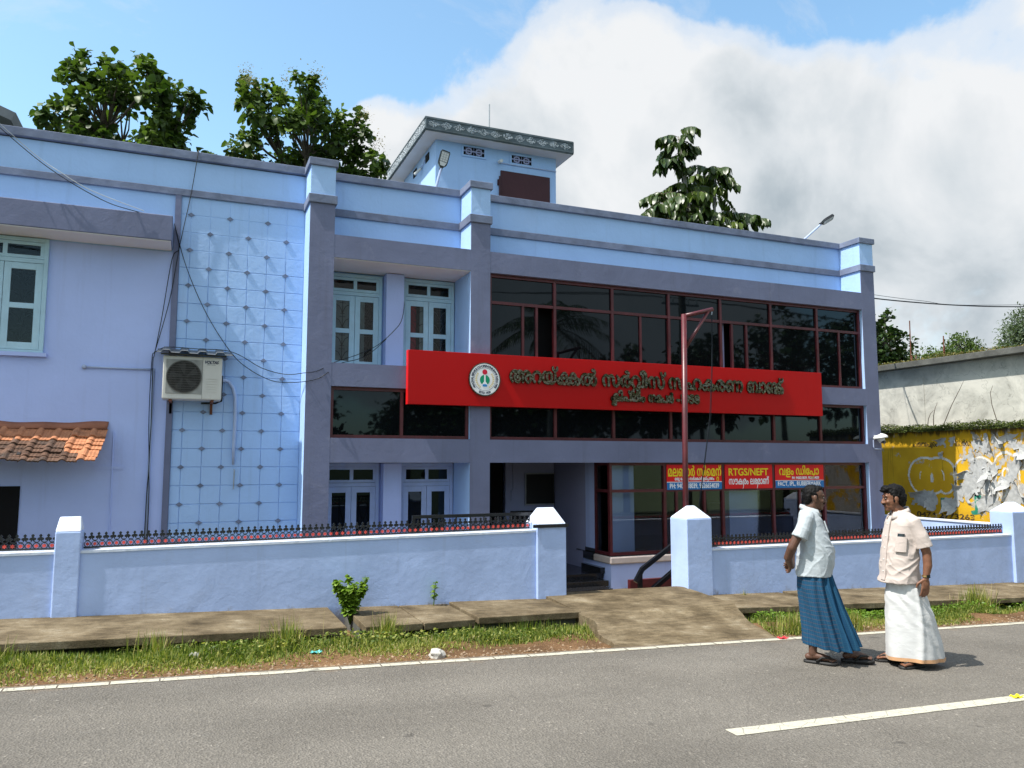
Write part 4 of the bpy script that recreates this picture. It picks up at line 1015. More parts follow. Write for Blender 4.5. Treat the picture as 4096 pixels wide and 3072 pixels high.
for r in range(7):
    t = r/6; yy = YW-.04-.095*r; zz = 2.355-.054*r
    for i in range(14):
        x = -1.27-.02*0-tw*i-(.012*r if i == 0 else .012*r)
        far = i+r*.55+rt.uniform(-1.2, 1.2)
        o = link('tile', tiles[1 if (r > 1 and far > 3.9) or (r > 3 and far > 3.2) else 0], AW)
        o.location = (x+rt.uniform(-.006, .006), yy, zz+rt.uniform(-.004, .006)); o.rotation_euler = (slope*.95+rt.uniform(-.03, .03), rt.uniform(-.02, .02), rt.uniform(-.03, .03))
mb = MB(); n = 60
for i in range(n+1):
    x = -4.3+3.25*i/n; wv = .012*math.sin(x*4.1)+.008*math.sin(x*9.3)
    mb.v += [(x, YW-.004, 2.455+wv), (x-.01, YW-.09, 2.362+.3*wv)]
for i in range(n): mb.f.append((2*i+1, 2*i+3, 2*i+2, 2*i))
o = mb.build('ridge_sheet', 'clay_ridge', AW, smooth=True); sm = o.modifiers.new('thickness', 'SOLIDIFY'); sm.thickness = .008
mb = MB()
for x in (-1.25, -2.0, -2.8): mb.hexa([(x-.02, YW-.75, 1.965), (x+.02, YW-.75, 1.965), (x+.02, YW-.001, 2.25), (x-.02, YW-.001, 2.25), (x-.02, YW-.75, 2.0), (x+.02, YW-.75, 2.0), (x+.02, YW-.001, 2.30), (x-.02, YW-.001, 2.30)])
mb.box(-4.3, -1.22, YW-.75, YW-.71, 1.968, 1.985)
mb.build('rafter', 'ac_grille', AW)

# ------------------------------------------------------------------ conduits and cables on the facade
MB().tube([(-1.392, YW-.02, 3.235), (-.52, YW-.02, 3.235)], .014, 8).tube([(-1.395, YW-.001, 3.235), (-1.395, YW-.04, 3.235)], .032, 12).tube([(-.51, YW-.02, 3.25), (-.505, YW-.02, .5)], .02, 8).build('conduit', 'pvc_blue', B, smooth=True)
MB().box(-1.216, -.84, YW-.012, YW-.0006, 1.80, 1.845).tube([(-.985, YW-.008, 2.33), (-.975, YW-.008, .6)], .008, 6).build('conduit', 'paint_lilac_bounce', B)
def cable(name, pts, label, r=.008, mat='cable', sub=6):
    P = [Vector(p) for p in pts]; out = []
    for i in range(len(P)-1):
        p0, p1, p2, p3 = P[max(i-1, 0)], P[i], P[i+1], P[min(i+2, len(P)-1)]
        for k in range(sub):
            t = k/sub; out.append(.5*((2*p1)+(-p0+p2)*t+(2*p0-5*p1+4*p2-p3)*t*t+(-p0+3*p1-3*p2+p3)*t**3))
    out.append(P[-1]); o = MB().tube(out, r, 5).build(name, mat); tag(o, label, 'cable'); return o
Y1 = YW-.05
cable('cable', [(-3.4, YF-.5, 7.05), (-2.467, YF-.06, 6.311), (-1.855, YF-.05, 5.831), (-1.247, YF-.04, 5.504), (-.849, YF-.02, 5.40), (-.4, YF+.2, 5.41)], 'dark cable coming down from the upper left to the grey ledge', .006)
cable('cable', [(-3.4, YF-.5, 7.12), (-2.19, YF-.06, 6.12), (-1.725, YF-.05, 5.80), (-1.344, YF-.05, 5.60), (-.7, YF-.02, 5.41)], 'paler thin cable just above the one reaching the grey ledge', .005, 'cable_light')
cable('cable', [(-.02, YW+.1, 6.575), (-.03, YW-.065, 6.56), (-.102, YW-.05, 5.93), (-.229, Y1, 5.108), (-.333, Y1, 4.283), (-.488, Y1, 3.541), (-.532, Y1, 3.386), (-.537, Y1, 2.535), (-.508, Y1, 1.873), (-.52, Y1, 1.436), (-.525, Y1, .6)], 'dark cable dropping from the roof coping down the left wall', .006)
cable('cable', [(-.316, YW-.06, 5.41), (-.238, Y1, 5.06), (-.326, Y1, 4.887), (-.426, Y1, 4.023), (-.50, Y1, 3.473), (-.519, Y1, 3.319), (-.505, Y1, 2.536), (-.508, Y1, 1.873), (-.49, Y1, 1.435), (-.486, Y1, .6)], 'second dark cable looping down beside the grey strip', .006)
cable('cable', [(-.316, YW-.07, 5.42), (-.121, Y1, 4.767), (.182, Y1, 4.091), (.548, Y1, 3.53), (.821, Y1, 3.29), (1.139, Y1, 3.138), (1.42, Y1, 3.12), (1.56, YF-.03, 3.09), (1.75, YF-.02, 3.14), (1.888, YF-.02, 3.234), (2.136, YF+.3, 3.426), (2.43, YF+.3, 3.515), (2.654, YF+.3, 3.657), (2.88, YF+.4, 3.87)], 'thin cable sagging across the tiled wall past the air conditioner', .006)
cable('cable', [(-.505, Y1, 3.48), (-.344, YW-.08, 3.566), (.073, YW-.40, 3.52), (.437, YW-.40, 3.52), (.68, YW-.09, 3.491), (.996, YW-.08, 3.318), (1.338, YW-.09, 3.239), (1.54, YF-.05, 3.215), (1.75, YF-.03, 3.26), (2.0, YF+.1, 3.41), (2.417, YF+.4, 3.592), (2.74, YF+.4, 3.763), (2.991, YF+.4, 3.999), (3.134, YF+.45, 4.187), (3.215, YF+.58, 4.46), (3.255, YF+.80, 4.63)], 'dark cable from the air conditioner cover up into the window recess', .006)
cable('cable', [(13.0, YF+1.2, 5.75), (14.2, 13.2, 5.80), (15.518, 14, 5.93), (18.186, 14, 5.975), (21.076, 14, 6.15), (26, 14, 6.6)], 'black cable leaving the right corner of the roof across the sky', .016)
cable('cable', [(13.0, YF+1.2, 5.80), (15.518, 14, 6.02), (17.2, 14, 6.0), (19.0, 14, 6.03), (26, 14, 6.65)], 'thin wire running just above the black cable at the right', .006)

# ------------------------------------------------------------------ lamps, rod, cameras on the roof
def roof_lamp(base, top, head_dir, facing, label):
    b, t = Vector(base), Vector(top); e = empty('flood_lamp', base, label, 'lamp')
    MB().tube([b, t], .022, 8).build('arm', 'pvc_blue', e)
    d = Vector(head_dir).normalized(); f = Vector(facing).normalized(); f = (f-d*f.dot(d)).normalized(); s = d.cross(f)
    def P(u, v, w): return t+d*u+s*v+f*w
    out = [(0, -.03), (.05, -.075), (.10, -.085), (.27, -.085), (.30, -.07), (.30, .07), (.27, .085), (.10, .085), (.05, .075), (0, .03)]
    MB().prism(out, lambda u, w, dd: P(u, w, dd), -.03, .02).build('housing', 'black_iron', e)
    MB().tube([P(-.06, 0, -.005), P(.03, 0, -.005)], .03, 8).build('collar', 'black_iron', e)
    mb = MB()
    for i in range(4):
        for j in range(3): u, v = .125+i*.04, -.045+j*.045; mb.prism([(u-.015, v-.017), (u+.015, v-.017), (u+.015, v+.017), (u-.015, v+.017)], lambda a, b_, dd: P(a, b_, dd), .0225, .026)
    MB().prism([(.105, -.07), (.28, -.07), (.28, .07), (.105, .07)], lambda a, b_, dd: P(a, b_, dd), .0202, .022).build('reflector', 'galv', e); mb.build('led', 'white', e)
    MB().prism([(.03, -.04), (.098, -.068), (.098, .068), (.03, .04)], lambda a, b_, dd: P(a, b_, dd), .0202, .0225).build('name_plate', 'white', e)
roof_lamp((3.81, YF+1.0, 6.5), (3.95, YF+.95, 7.09), (.18, -.25, .9), (0, -1, -.25), 'flood lamp on a pale arm in front of the roof tower')
roof_lamp((12.1, YF+1.2, 6.55), (12.75, YF+1.0, 7.15), (.85, -.3, .55), (.1, -.5, -1), 'flood lamp leaning right above the right end of the roof')
rod = MB().tube([(5.94, 15.6, 8.66), (5.94, 15.6, 9.88)], .016, 8).build('lightning_rod', 'galv'); tag(rod, 'thin metal rod standing upright on the roof tower', 'rod')
e = empty('security_camera', (5.73, 14.45, 8.08), 'small white camera with a long conduit on the roof tower wall', 'camera')
MB().tube([(5.73, 14.33, 8.07), (5.73, 14.46, 8.09)], .035, 10).build('body', 'white', e); MB().tube([(5.76, 14.485, 8.085), (7.05, 14.485, 8.085)], .012, 6).build('conduit', 'pvc_blue', e)
e = empty('security_camera', (4.2, 15.5, 8.1), 'small camera on the shaded left side of the roof tower', 'camera')
MB().tube([(4.25, 15.62, 8.02), (4.34, 15.45, 8.10)], .03, 8).build('body', 'white', e); MB().tube([(4.345, 15.45, 8.1), (4.345, 15.2, 8.2)], .01, 6).build('conduit', 'pvc_blue', e)
e = empty('security_camera', (12.95, YF-.1, 2.4), 'white dome security camera under the right window band', 'camera')
mb = MB(); rings = []
for i in range(6):
    a = R(90*i/5); rr = .165*math.sin(a) if i else .002; rings.append([(12.93+rr*math.cos(2*math.pi*j/20), YF-.14+rr*.75*math.sin(2*math.pi*j/20), 2.385+.075*math.cos(a)+.02*math.cos(2*math.pi*j/20)) for j in range(20)])
mb.loft(rings); mb.build('shade', 'white', e, smooth=True)
bx('bracket', 'white', e, 12.90, 12.96, YF-.09, YF-.0005, 2.36, 2.44)
MB().tube([(12.93, YF-.14, 2.37), (12.94, YF-.17, 2.31)], [.07, .06], 12).build('ball', 'white', e); MB().tube([(12.937, YF-.165, 2.32), (12.95, YF-.22, 2.295)], .035, 10).build('lens', 'black_iron', e)
MB().tube([(12.86, YF-.02, 2.35), (12.86, YF-.02, 2.2), (12.89, YF-.02, 2.165), (13.07, YF-.02, 2.165)], .011, 6).build('conduit', 'pvc_blue', e)
e = empty('security_camera', (13.15, YF+.5, 5.9), 'small camera on the outer face of the right roof pillar', 'camera')
MB().box(13.101, 13.16, YF+.3, YF+.36, 6.05, 6.10).tube([(13.15, YF+.33, 6.05), (13.2, YF+.25, 5.95)], .04, 8).build('body', 'galv', e)

# ------------------------------------------------------------------ flag pole, gate, handrail
fp = empty('flag_pole', (6.82, 9.72, -.27), 'maroon flag pole with a triangular arm behind the right gate post', 'flag pole')
FY = 9.72
MB().tube([(6.80, FY, -.27), (6.87, FY, 4.13)], .042, 12).build('pole', 'maroon', fp, smooth=True)
MB().tube([(6.86, FY, 4.10), (7.40, FY, 4.25)], .032, 10).tube([(6.88, FY, 3.61), (7.32, FY, 4.21)], .028, 10).build('arm', 'maroon', fp, smooth=True)
MB().tube([(7.385, FY, 4.21), (7.38, FY, 4.16)], .012, 6).build('hook', 'steel', fp)
MB().tube([(7.38, FY, 4.17), (7.36, FY, 3.4), (7.30, FY, 2.6), (7.17, FY, 1.85), (7.05, FY, 1.2), (6.9, FY, .7)], .005, 5).tube([(7.39, FY, 4.17), (7.375, FY, 3.4), (7.32, FY, 2.6), (7.18, FY, 1.85), (7.06, FY, 1.2)], .004, 5).build('rope', 'cable', fp)
gt = empty('gate', (3.5, 9.6, .2), 'black metal gate folded open behind the left railing', 'gate')
GY = 9.55; mb = MB().box(2.62, 4.25, GY-.02, GY+.02, 1.195, 1.235).box(2.62, 2.66, GY-.02, GY+.02, -.1, 1.195).box(4.21, 4.25, GY-.02, GY+.02, -.1, 1.195).box(2.66, 4.21, GY-.02, GY+.02, .0, .04); mb.build('frame', 'black_iron', gt)
mb = MB()
for i in range(8): x = 2.82+i*.19; mb.tube([(x, GY, .04), (x, GY, 1.195)], .010, 5)
for i in range(7):
    x = 2.915+i*.19
    for sg in (-1, 1): mb.tube([(x, GY, .72), (x+sg*.05, GY, .85), (x+sg*.085, GY, 1.02), (x+sg*.05, GY, 1.13), (x+sg*.02, GY, 1.08)], .007, 5)
mb.build('scrollwork', 'black_iron', gt)
lb = bx('latch_band', 'black_iron', gt, 4.10, 4.60, YC-.06, YC-.042, 1.062, 1.103); bx('latch_band', 'black_iron', gt, 4.578, 4.60, YC-.0415, YC+.33, 1.062, 1.103)
hr = empty('handrail', (6.6, 10.3, 0), 'black sloping handrail behind the right gate post', 'handrail'); HY = 10.3
q = lambda pts, w: MB().tube(pts, w, 4)
MB().tube([(6.30, HY, .10), (6.42, HY, .285), (7.3, HY, .82)], .045, 4).build('rail', 'black_iron', hr); MB().tube([(6.38, HY, .22), (6.38, HY, -.27)], .04, 4).build('post', 'black_iron', hr)
MB().tube([(6.6, HY, -.02), (7.3, HY, .43)], .045, 4).build('rail', 'black_iron', hr); MB().tube([(7.28, HY, .8), (7.28, HY, -.27)], .04, 4).build('post', 'black_iron', hr)
dr = bx('metal_plank', 'maroon', None, 6.62, 8.6, 10.98, 11.06, -.14, .015); tag(dr, 'maroon metal plank standing low in front of the shop window', 'plank')
# ------------------------------------------------------------------ neighbour on the right: painted wall, grey building
def _yellow(m, nt, b):
    g = N(nt, 'ShaderNodeNewGeometry'); P = g.outputs['Position']; sp = N(nt, 'ShaderNodeSeparateXYZ'); L(nt, P, sp.inputs[0])
    a = N(nt, 'ShaderNodeTexNoise', i_Scale=2.0, i_Detail=6); L(nt, P, a.inputs['Vector'])
    c = ramp(nt, a.outputs[0], [(.3, (.50, .275, .012)), (.7, (.66, .39, .018))]).outputs[0]
    # peeled bill residue, thicker towards the road
    mp = N(nt, 'ShaderNodeMapping'); mp.inputs['Scale'].default_value = (1, 1.25, 1); L(nt, P, mp.inputs[0])
    n1_ = N(nt, 'ShaderNodeTexNoise', i_Scale=1.5, i_Detail=11, i_Roughness=.72, i_Distortion=.5); L(nt, mp.outputs[0], n1_.inputs['Vector'])
    bias = mth(nt, 'MULTIPLY_ADD', sp.outputs['Y'], -.25, 3.02, clamp=True)          # 0 beyond Y=12.1, 1 by Y=8.1
    bias = mth(nt, 'MINIMUM', bias, .13)
    mk = ramp(nt, mth(nt, 'ADD', n1_.outputs[0], bias), [(.605, 0.), (.64, .92)]).outputs[0]
    pn = N(nt, 'ShaderNodeTexNoise', i_Scale=11, i_Detail=8, i_Roughness=.75); L(nt, P, pn.inputs['Vector'])
    paper = ramp(nt, pn.outputs[0], [(.28, (.20, .21, .24)), (.45, (.36, .37, .385)), (.62, (.46, .45, .43)), (.74, (.42, .30, .22))]).outputs[0]
    c = mixc(nt, mk, c, paper)
    # rain streaks of black algae under the top
    ms = N(nt, 'ShaderNodeMapping'); ms.inputs['Scale'].default_value = (5, 7, .55); L(nt, P, ms.inputs[0])
    st = N(nt, 'ShaderNodeTexNoise', i_Scale=1.3, i_Detail=7, i_Roughness=.65); L(nt, ms.outputs[0], st.inputs['Vector'])
    topb = mth(nt, 'MULTIPLY_ADD', sp.outputs['Z'], 3.2, -7.75)
    k = mth(nt, 'MAXIMUM', ramp(nt, mth(nt, 'ADD', st.outputs[0], mth(nt, 'MULTIPLY', topb, .55)), [(.62, 0.), (.78, .85)]).outputs[0], ramp(nt, st.outputs[0], [(.60, 0.), (.75, .6)]).outputs[0])
    c = mixc(nt, k, c, (.05, .035, .015))
    L(nt, c, b.inputs['Base Color']); b.inputs['Roughness'].default_value = .85; b.inputs['Specular IOR Level'].default_value = .2
    bm = N(nt, 'ShaderNodeBump', i_Strength=.35, i_Distance=.01); L(nt, mth(nt, 'ADD', mk, pn.outputs[0]), bm.inputs['Height']); L(nt, bm.outputs[0], b.inputs['Normal'])
emat('yellow_wall', _yellow)
def _grey(m, nt, b):
    g = N(nt, 'ShaderNodeNewGeometry'); P = g.outputs['Position']
    a = N(nt, 'ShaderNodeTexNoise', i_Scale=1.7, i_Detail=9, i_Roughness=.68, i_Distortion=.6); L(nt, P, a.inputs['Vector'])
    c = ramp(nt, a.outputs[0], [(.28, (.22, .215, .185)), (.42, (.40, .39, .345)), (.58, (.53, .515, .455)), (.75, (.56, .54, .48))]).outputs[0]
    v = N(nt, 'ShaderNodeTexVoronoi', i_Scale=1.1); v.feature = 'DISTANCE_TO_EDGE'
    wv = N(nt, 'ShaderNodeTexNoise', i_Scale=3, i_Detail=4); L(nt, P, wv.inputs['Vector'])
    vm = N(nt, 'ShaderNodeVectorMath', operation='ADD'); L(nt, P, vm.inputs[0]); L(nt, wv.outputs['Color'], vm.inputs[1]); L(nt, vm.outputs[0], v.inputs['Vector'])
    c = mixc(nt, ramp(nt, v.outputs['Distance'], [(.0, .55), (.012, 0.)]).outputs[0], c, (.15, .15, .13))
    L(nt, c, b.inputs['Base Color']); b.inputs['Roughness'].default_value = .92
    bm = N(nt, 'ShaderNodeBump', i_Strength=.3, i_Distance=.02); L(nt, a.outputs[0], bm.inputs['Height']); L(nt, bm.outputs[0], b.inputs['Normal'])
emat('grey_plaster', _grey)
surf('print_white_old', (.62, .60, .55), .8, .12, 9, dirt=((.45, .26, .05), .55, .62, .9), dscale=7)
surf('print_black_old', (.05, .035, .02), .8, .1, 9, dirt=((.45, .26, .03), .52, .6, .9), dscale=9)
surf('print_green_old', (.02, .20, .13), .8, .1, 9, dirt=((.5, .5, .48), .55, .62, .9), dscale=8)
surf('paper_old', (.40, .40, .39), .85, .12, 10, dirt=((.25, .27, .32), .55, .70, .7), dscale=14)
XY = 15.6
yw = empty('poster_wall', (XY, 12, -.3), 'tall yellow painted wall with peeled posters and a mossy top', 'wall')
bx('wall', 'yellow_wall', yw, XY, XY+.22, 7.4, 22, -1.0, 2.60)
side = lambda y, z, d: (XY-d, y, z)
def wall_text(spec, ya, yb, z, h, mat, name='lettering', bold=.03, outline=0., res=64):
    A, B_, w = clusters(spec); G, mn, r = raster(A, B_, res, bold+outline)
    if outline: G2, mn2, _ = raster(A, B_, res, bold); q = int(round(outline*res)); H = np.zeros_like(G); 
    if outline:
        oy = int(round((mn2[1]-mn[1])*res)); ox = int(round((mn2[0]-mn[0])*res)); h2, w2 = G2.shape
        H[oy:oy+min(h2, H.shape[0]-oy), ox:ox+min(w2, H.shape[1]-ox)] = G2[:H.shape[0]-oy, :H.shape[1]-ox]; G = G & ~H
    mnx = min(A[:, 0].min(), B_[:, 0].min()); mxx = max(A[:, 0].max(), B_[:, 0].max()); sx = (yb-ya)/(mxx-mnx)
    letter_mb(G, mn, r, lambda u, w_, d: side(ya+(u-mnx)*sx, z+w_*h, d), .001, .003).build(name, mat, yw)['kind'] = 'stuff'
wall_text(['ത'], 13.2, 12.2, 1.30, 1.05, 'print_white_old', 'big_letter', .075, .05)
wall_text(['ന'], 12.05, 11.28, 1.30, 1.05, 'print_white_old', 'big_letter', .075, .05)
wall_text(['റ'], 11.17, 10.75, 1.30, 1.20, 'print_white_old', 'big_letter', .075, .05)
wall_text(['പ', 'ത', 'ന', 'ാ', 'പ', 'ു', 'ര', 'ം'], 13.15, 12.52, 2.25, .17, 'print_black_old')
wall_text(['ക', 'ാ', 'ർ', 'ഡ'], 12.08, 11.70, 2.25, .17, 'print_black_old')
wall_text(list('BL'), 12.50, 12.15, .89, .30, 'print_green_old', bold=.05); wall_text(['J'], 11.75, 11.58, .90, .42, 'print_green_old', bold=.06)
wall_text(list('0474 2773263'), 13.14, 11.72, .66, .16, 'print_black_old')
rp = random.Random(12)
def poster(yc, zc, w, h, curl, rot):
    """torn bill still stuck on: a ragged sheet whose loose corner lifts off the wall"""
    n = 7; mb = MB(); 
    for j in range(n):
        for i in range(n):
            u, v = i/(n-1)-.5, j/(n-1)-.5
            k = 1+.18*math.sin(5*u+rot*7)*math.cos(4*v+rot*3)
            uu, vv = u*w*k+.02*math.sin(9*v+rot*5), v*h*k+.02*math.sin(8*u+rot*9)
            y = yc+uu*math.cos(rot)-vv*math.sin(rot); z = zc+uu*math.sin(rot)+vv*math.cos(rot)
            lift = max(0, (u*math.cos(rot*4)+v*math.sin(rot*4))*2-.15)**2*curl
            mb.v.append((XY-.006-lift-.004*math.sin(7*u)*math.sin(6*v)-.004, y, z-lift*.6))
    for j in range(n-1):
        for i in range(n-1):
            if (i in (0, n-2) or j in (0, n-2)) and rp.random() < .30: continue
            a = j*n+i; mb.f.append((a, a+n, a+n+1, a+1))
    o = mb.build('poster', 'paper_old', yw); s = o.modifiers.new('thickness', 'SOLIDIFY'); s.thickness = .003
for (a, b, w, h) in ((12.40, 2.36, .24, .22), (12.42, 2.08, .17, .10), (12.12, 2.38, .22, .14), (11.58, 2.30, .22, .34), (11.36, 2.25, .30, .40), (11.72, 2.0, .26, .28), (11.9, 1.62, .30, .22), (11.5, 1.72, .46, .5), (11.25, 1.75, .35, .22), (11.1, 2.33, .28, .22), (10.85, 2.38, .34, .2), (11.15, 1.42, .24, .3), (11.75, 1.35, .42, .45), (11.35, 1.05, .44, .4), (12.05, 1.25, .3, .36), (12.25, .98, .36, .3), (13.0, 1.08, .5, .38), (12.75, 1.05, .3, .42), (10.75, 1.8, .2, .6), (10.95, 1.55, .3, .25), (11.05, .95, .5, .3), (10.75, 1.2, .35, .5), (11.4, 1.45, .3, .3), (11.15, .72, .4, .16), (10.5, 2.2, .5, .3)):
    poster(a, b, w, h, rp.uniform(.05, .2), rp.uniform(-.7, .7))
bx('top_ledge', 'concrete_dark', yw, XY-.10, XY+.30, 7.4, 22, 2.601, 2.66)
# moss and creepers on the ledge
def leaf_cloud(n, pos_fn, size, rnd_fn=None, flat=.5, seed=1):
    """n small folded leaves at pos_fn(rng,n)->(n,3); returns verts, faces, rnd"""
    g = np.random.default_rng(seed); P = pos_fn(g, n); n = len(P)
    d = g.normal(size=(n, 3)); d[:, 2] *= flat; d /= np.linalg.norm(d, axis=1)[:, None]
    up = g.normal(size=(n, 3))*.55+[0, 0, 1]; s = np.cross(d, up); s /= np.linalg.norm(s, axis=1)[:, None]; up = np.cross(s, d)
    l = size*g.uniform(.6, 1.35, n)[:, None]; w = l*.32
    V = np.stack([P, P+d*l*.45+s*w-up*l*.06, P+d*l, P+d*l*.45-s*w-up*l*.06], 1).reshape(-1, 3)
    F = np.arange(n)[:, None]*4+np.array([[0, 1, 2], [0, 2, 3]]).reshape(1, -1); F = F.reshape(-1, 3)
    r = g.uniform(0, 1, n) if rnd_fn is None else rnd_fn(P, g)
    return V, F, np.repeat(np.clip(r, 0, 1), 2)
def moss_pos(g, n):
    y = g.uniform(7.5, 17, n); bump = .5+.5*np.sin(y*5.1)*np.sin(y*2.3+1)
    x = XY-.14+g.uniform(0, .42, n); front_ = g.uniform(0, 1, n) < .55
    x = np.where(front_, XY-.11-g.uniform(0, .06, n), x); z = np.where(front_, 2.66+.10*bump-g.uniform(0, .15, n)*(.5+.5*bump), 2.67+g.uniform(0, .10, n)*(.4+bump))
    return np.stack([x, y, z], 1)
V, F, r = leaf_cloud(16000, moss_pos, .038, seed=3); mo = link('moss', fastmesh('moss', V, F, 'moss', r), yw); mo['kind'] = 'stuff'
rs = random.Random(9); mb = MB()
for (y, z, dy, dz, k) in ((13.5, 2.7, .5, .15, .2), (12.7, 2.72, -.18, .35, .03), (12.3, 2.72, -.55, .95, -.15), (12.55, 2.72, -.12, .5, 0), (11.05, 2.75, .05, .75, .12), (12.0, 2.72, -.15, .1, .1)):
    p = [(XY-.05, y, z), (XY-.08, y+dy*.35+k*.4, z+dz*.45), (XY-.07, y+dy*.7+k*.5, z+dz*.8), (XY-.04, y+dy, z+dz)]
    mb.tube(p, [.010, .008, .006, .003], 5)
mb.build('dry_stem', 'bark', yw)

gb = empty('grey_building', (17, 12, -.3), 'unpainted grey building with a mossy concrete coping behind the yellow wall', 'building')
XG = 16.35
bx('wall', 'grey_plaster', gb, XG, XG+8, 9.4, 18.5, -1.0, 4.19)
bx('coping', 'concrete_dark', gb, XG-.27, XG+8.2, 9.1, 18.7, 4.191, 4.33, bevel=.01)
bx('band', 'grey_plaster', gb, XG-.006, XG-.0005, 9.4, 18.5, 3.96, 4.10)
bx('pilaster', 'grey_plaster', gb, XG-.012, XG-.0005, 13.4, 13.44, 1.0, 3.955)
for (x, y, h) in ((16.5, 13.85, 1.08), (16.6, 13.8, .22), (16.45, 12.9, .55), (16.5, 12.92, .32), (16.55, 12.98, .30), (16.4, 13.75, .18)):
    MB().tube([(x, y, 4.33), (x+.01, y-.01, 4.33+h)], .014, 5).build('starter_bar', 'rust', gb)
def cop_pos(g, n):
    y = g.uniform(9.2, 18.5, n); k = np.clip(.5+.5*np.sin(y*3.3)*np.sin(y*1.3+.5), .15, 1)
    return np.stack([XG-.25+g.uniform(0, .7, n), y, 4.34+g.uniform(0, .12, n)*k], 1)
V, F, r = leaf_cloud(5000, cop_pos, .04, seed=5); o = link('roof_weed', fastmesh('roof_weed', V, F, 'dry_plant', r), gb); o['kind'] = 'stuff'
V, F, r = leaf_cloud(3000, cop_pos, .04, seed=6); o = link('roof_moss', fastmesh('roof_moss', V, F, 'moss', r), gb); o['kind'] = 'stuff'
# sloping roof edge of the house beyond the left wing
nh = empty('neighbour_roof', (-4.5, 15, 6), 'dark sloping roof edge peeping over the parapet at the far left', 'roof')
MB().hexa([(-6.5, 13.6, 8.6), (-2.72, 13.6, 7.15), (-2.72, 18, 7.15), (-6.5, 18, 8.6), (-6.5, 13.6, 8.75), (-2.66, 13.6, 7.28), (-2.66, 18, 7.28), (-6.5, 18, 8.75)]).build('roof', 'roof_sheet', nh)
MB().box(-6.5, -3.4, 13.9, 17.8, 5.41, 7.2).build('wall', 'concrete_dark', nh)
# ------------------------------------------------------------------ vegetation
def blade_rosette(P, dirs, l, w, droop, g, seg=2):
    """folded leaves: origin P(n,3), unit dirs (n,3), length l(n), half width w(n) -> V,F,nleaf"""
    n = len(P); up = np.array([0, 0, 1.])+g.normal(size=(n, 3))*.35
    s = np.cross(dirs, up); s /= np.linalg.norm(s, axis=1)[:, None]+1e-9; nn = np.cross(s, dirs)
    l = l[:, None]; w = w[:, None]; dz = np.array([0, 0, -1.])
    m1 = P+dirs*l*.45+nn*l*.04; tip = P+dirs*l*.92+dz*l*droop[:, None]
    q = P+dirs*l*.75+dz*l*(droop*.45)[:, None]
    V = np.stack([P, m1+s*w+nn*w*.35, m1-s*w+nn*w*.35, m1, q+s*w*.7, q-s*w*.7, q, tip], 1).reshape(-1, 3)
    T = np.array([[0, 3, 1], [0, 2, 3], [1, 3, 6], [1, 6, 4], [3, 2, 5], [3, 5, 6], [4, 6, 7], [6, 5, 7]])
    F = (np.arange(n)[:, None, None]*8+T[None]).reshape(-1, 3)
    return V, F, 8
def unit(a): return a/(np.linalg.norm(a, axis=-1, keepdims=True)+1e-9)
def tree_wood(name, base, fork, clumps, r0, parent, mat='bark', seed=1):
    """trunk and a limb to every clump, through a few shared forks"""
    g = random.Random(seed); mb = MB(); base, fork = Vector(base), Vector(fork)
    mid = base.lerp(fork, .5)+Vector((g.uniform(-.1, .1), g.uniform(-.1, .1), 0))
    MB().tube([base, mid, fork], [r0, r0*.85, r0*.7], 9).build('trunk', mat, parent, smooth=True)
    cs = [Vector(c) for c in clumps]; hubs = []
    k = max(4, len(cs)//9); order = g.sample(range(len(cs)), k)
    for i in order:
        h = fork.lerp(cs[i], g.uniform(.45, .62)); h.z -= .08*(cs[i]-fork).length*.3
        hubs.append(h); m = fork.lerp(h, .5)+Vector((g.uniform(-.1, .1), g.uniform(-.1, .1), -.05)); mb.tube([fork, m, h], [r0*.5, r0*.38, r0*.27], 6, cap=False)
    for c in cs:
        h = min(hubs, key=lambda q: (q-c).length+.6*max(0, q.z-c.z)); m = h.lerp(c, .5)+Vector((g.uniform(-.06, .06), g.uniform(-.06, .06), -.04*(h-c).length))
        mb.tube([h, m, c], [r0*.2, r0*.13, r0*.07], 5, cap=False)
    mb.build('branches', mat, parent, smooth=True)
def leafy_tree(name, base, fork, blobs, n_clumps, per, leaf, r0, mat, label, cat='tree', spread=.35, droop=.25, seed=1, wood='bark', group=None, width=.30, light=None):
    """blobs: (cx,cy,cz,rx,ry,rz); leaf clumps sit towards the outside of every blob"""
    e = empty(name, base, label, cat, group); g = np.random.default_rng(seed)
    vol = np.array([b[3]*b[4]*b[5] for b in blobs])**.67; cnt = np.maximum(1, (n_clumps*vol/vol.sum()).round().astype(int)); C_ = []; O = []
    for b, k in zip(blobs, cnt):
        d = unit(g.normal(size=(k, 3))); rad = g.uniform(.45, 1.0, k)**.6
        C_.append(np.array(b[:3])+d*rad[:, None]*np.array(b[3:])); O.append(d)
    C_ = np.vstack(C_); O = np.vstack(O)
    tree_wood(name, base, fork, C_[:: max(1, len(C_)//160)], r0, e, wood, seed)
    P = np.repeat(C_, per, 0); oo = np.repeat(O, per, 0); n = len(P)
    d = unit(g.normal(size=(n, 3))*.9+oo*.6+np.array([0, 0, .15])); P = P+g.normal(size=(n, 3))*spread*.35+d*spread*.25
    l = leaf*g.uniform(.45, 1.55, n); V, F, k = blade_rosette(P, d, l, l*width*g.uniform(.8, 1.2, n), g.uniform(.1, 1., n)*droop*1.6, g)
    cl = np.repeat(g.uniform(0, 1, len(C_)), per); rn = np.clip(.55*cl+.45*g.uniform(0, 1, n), 0, 1)**1.3
    o = link('crown', fastmesh('crown', V, F, mat, np.repeat(rn, k)), e); return e
TZ = -1.
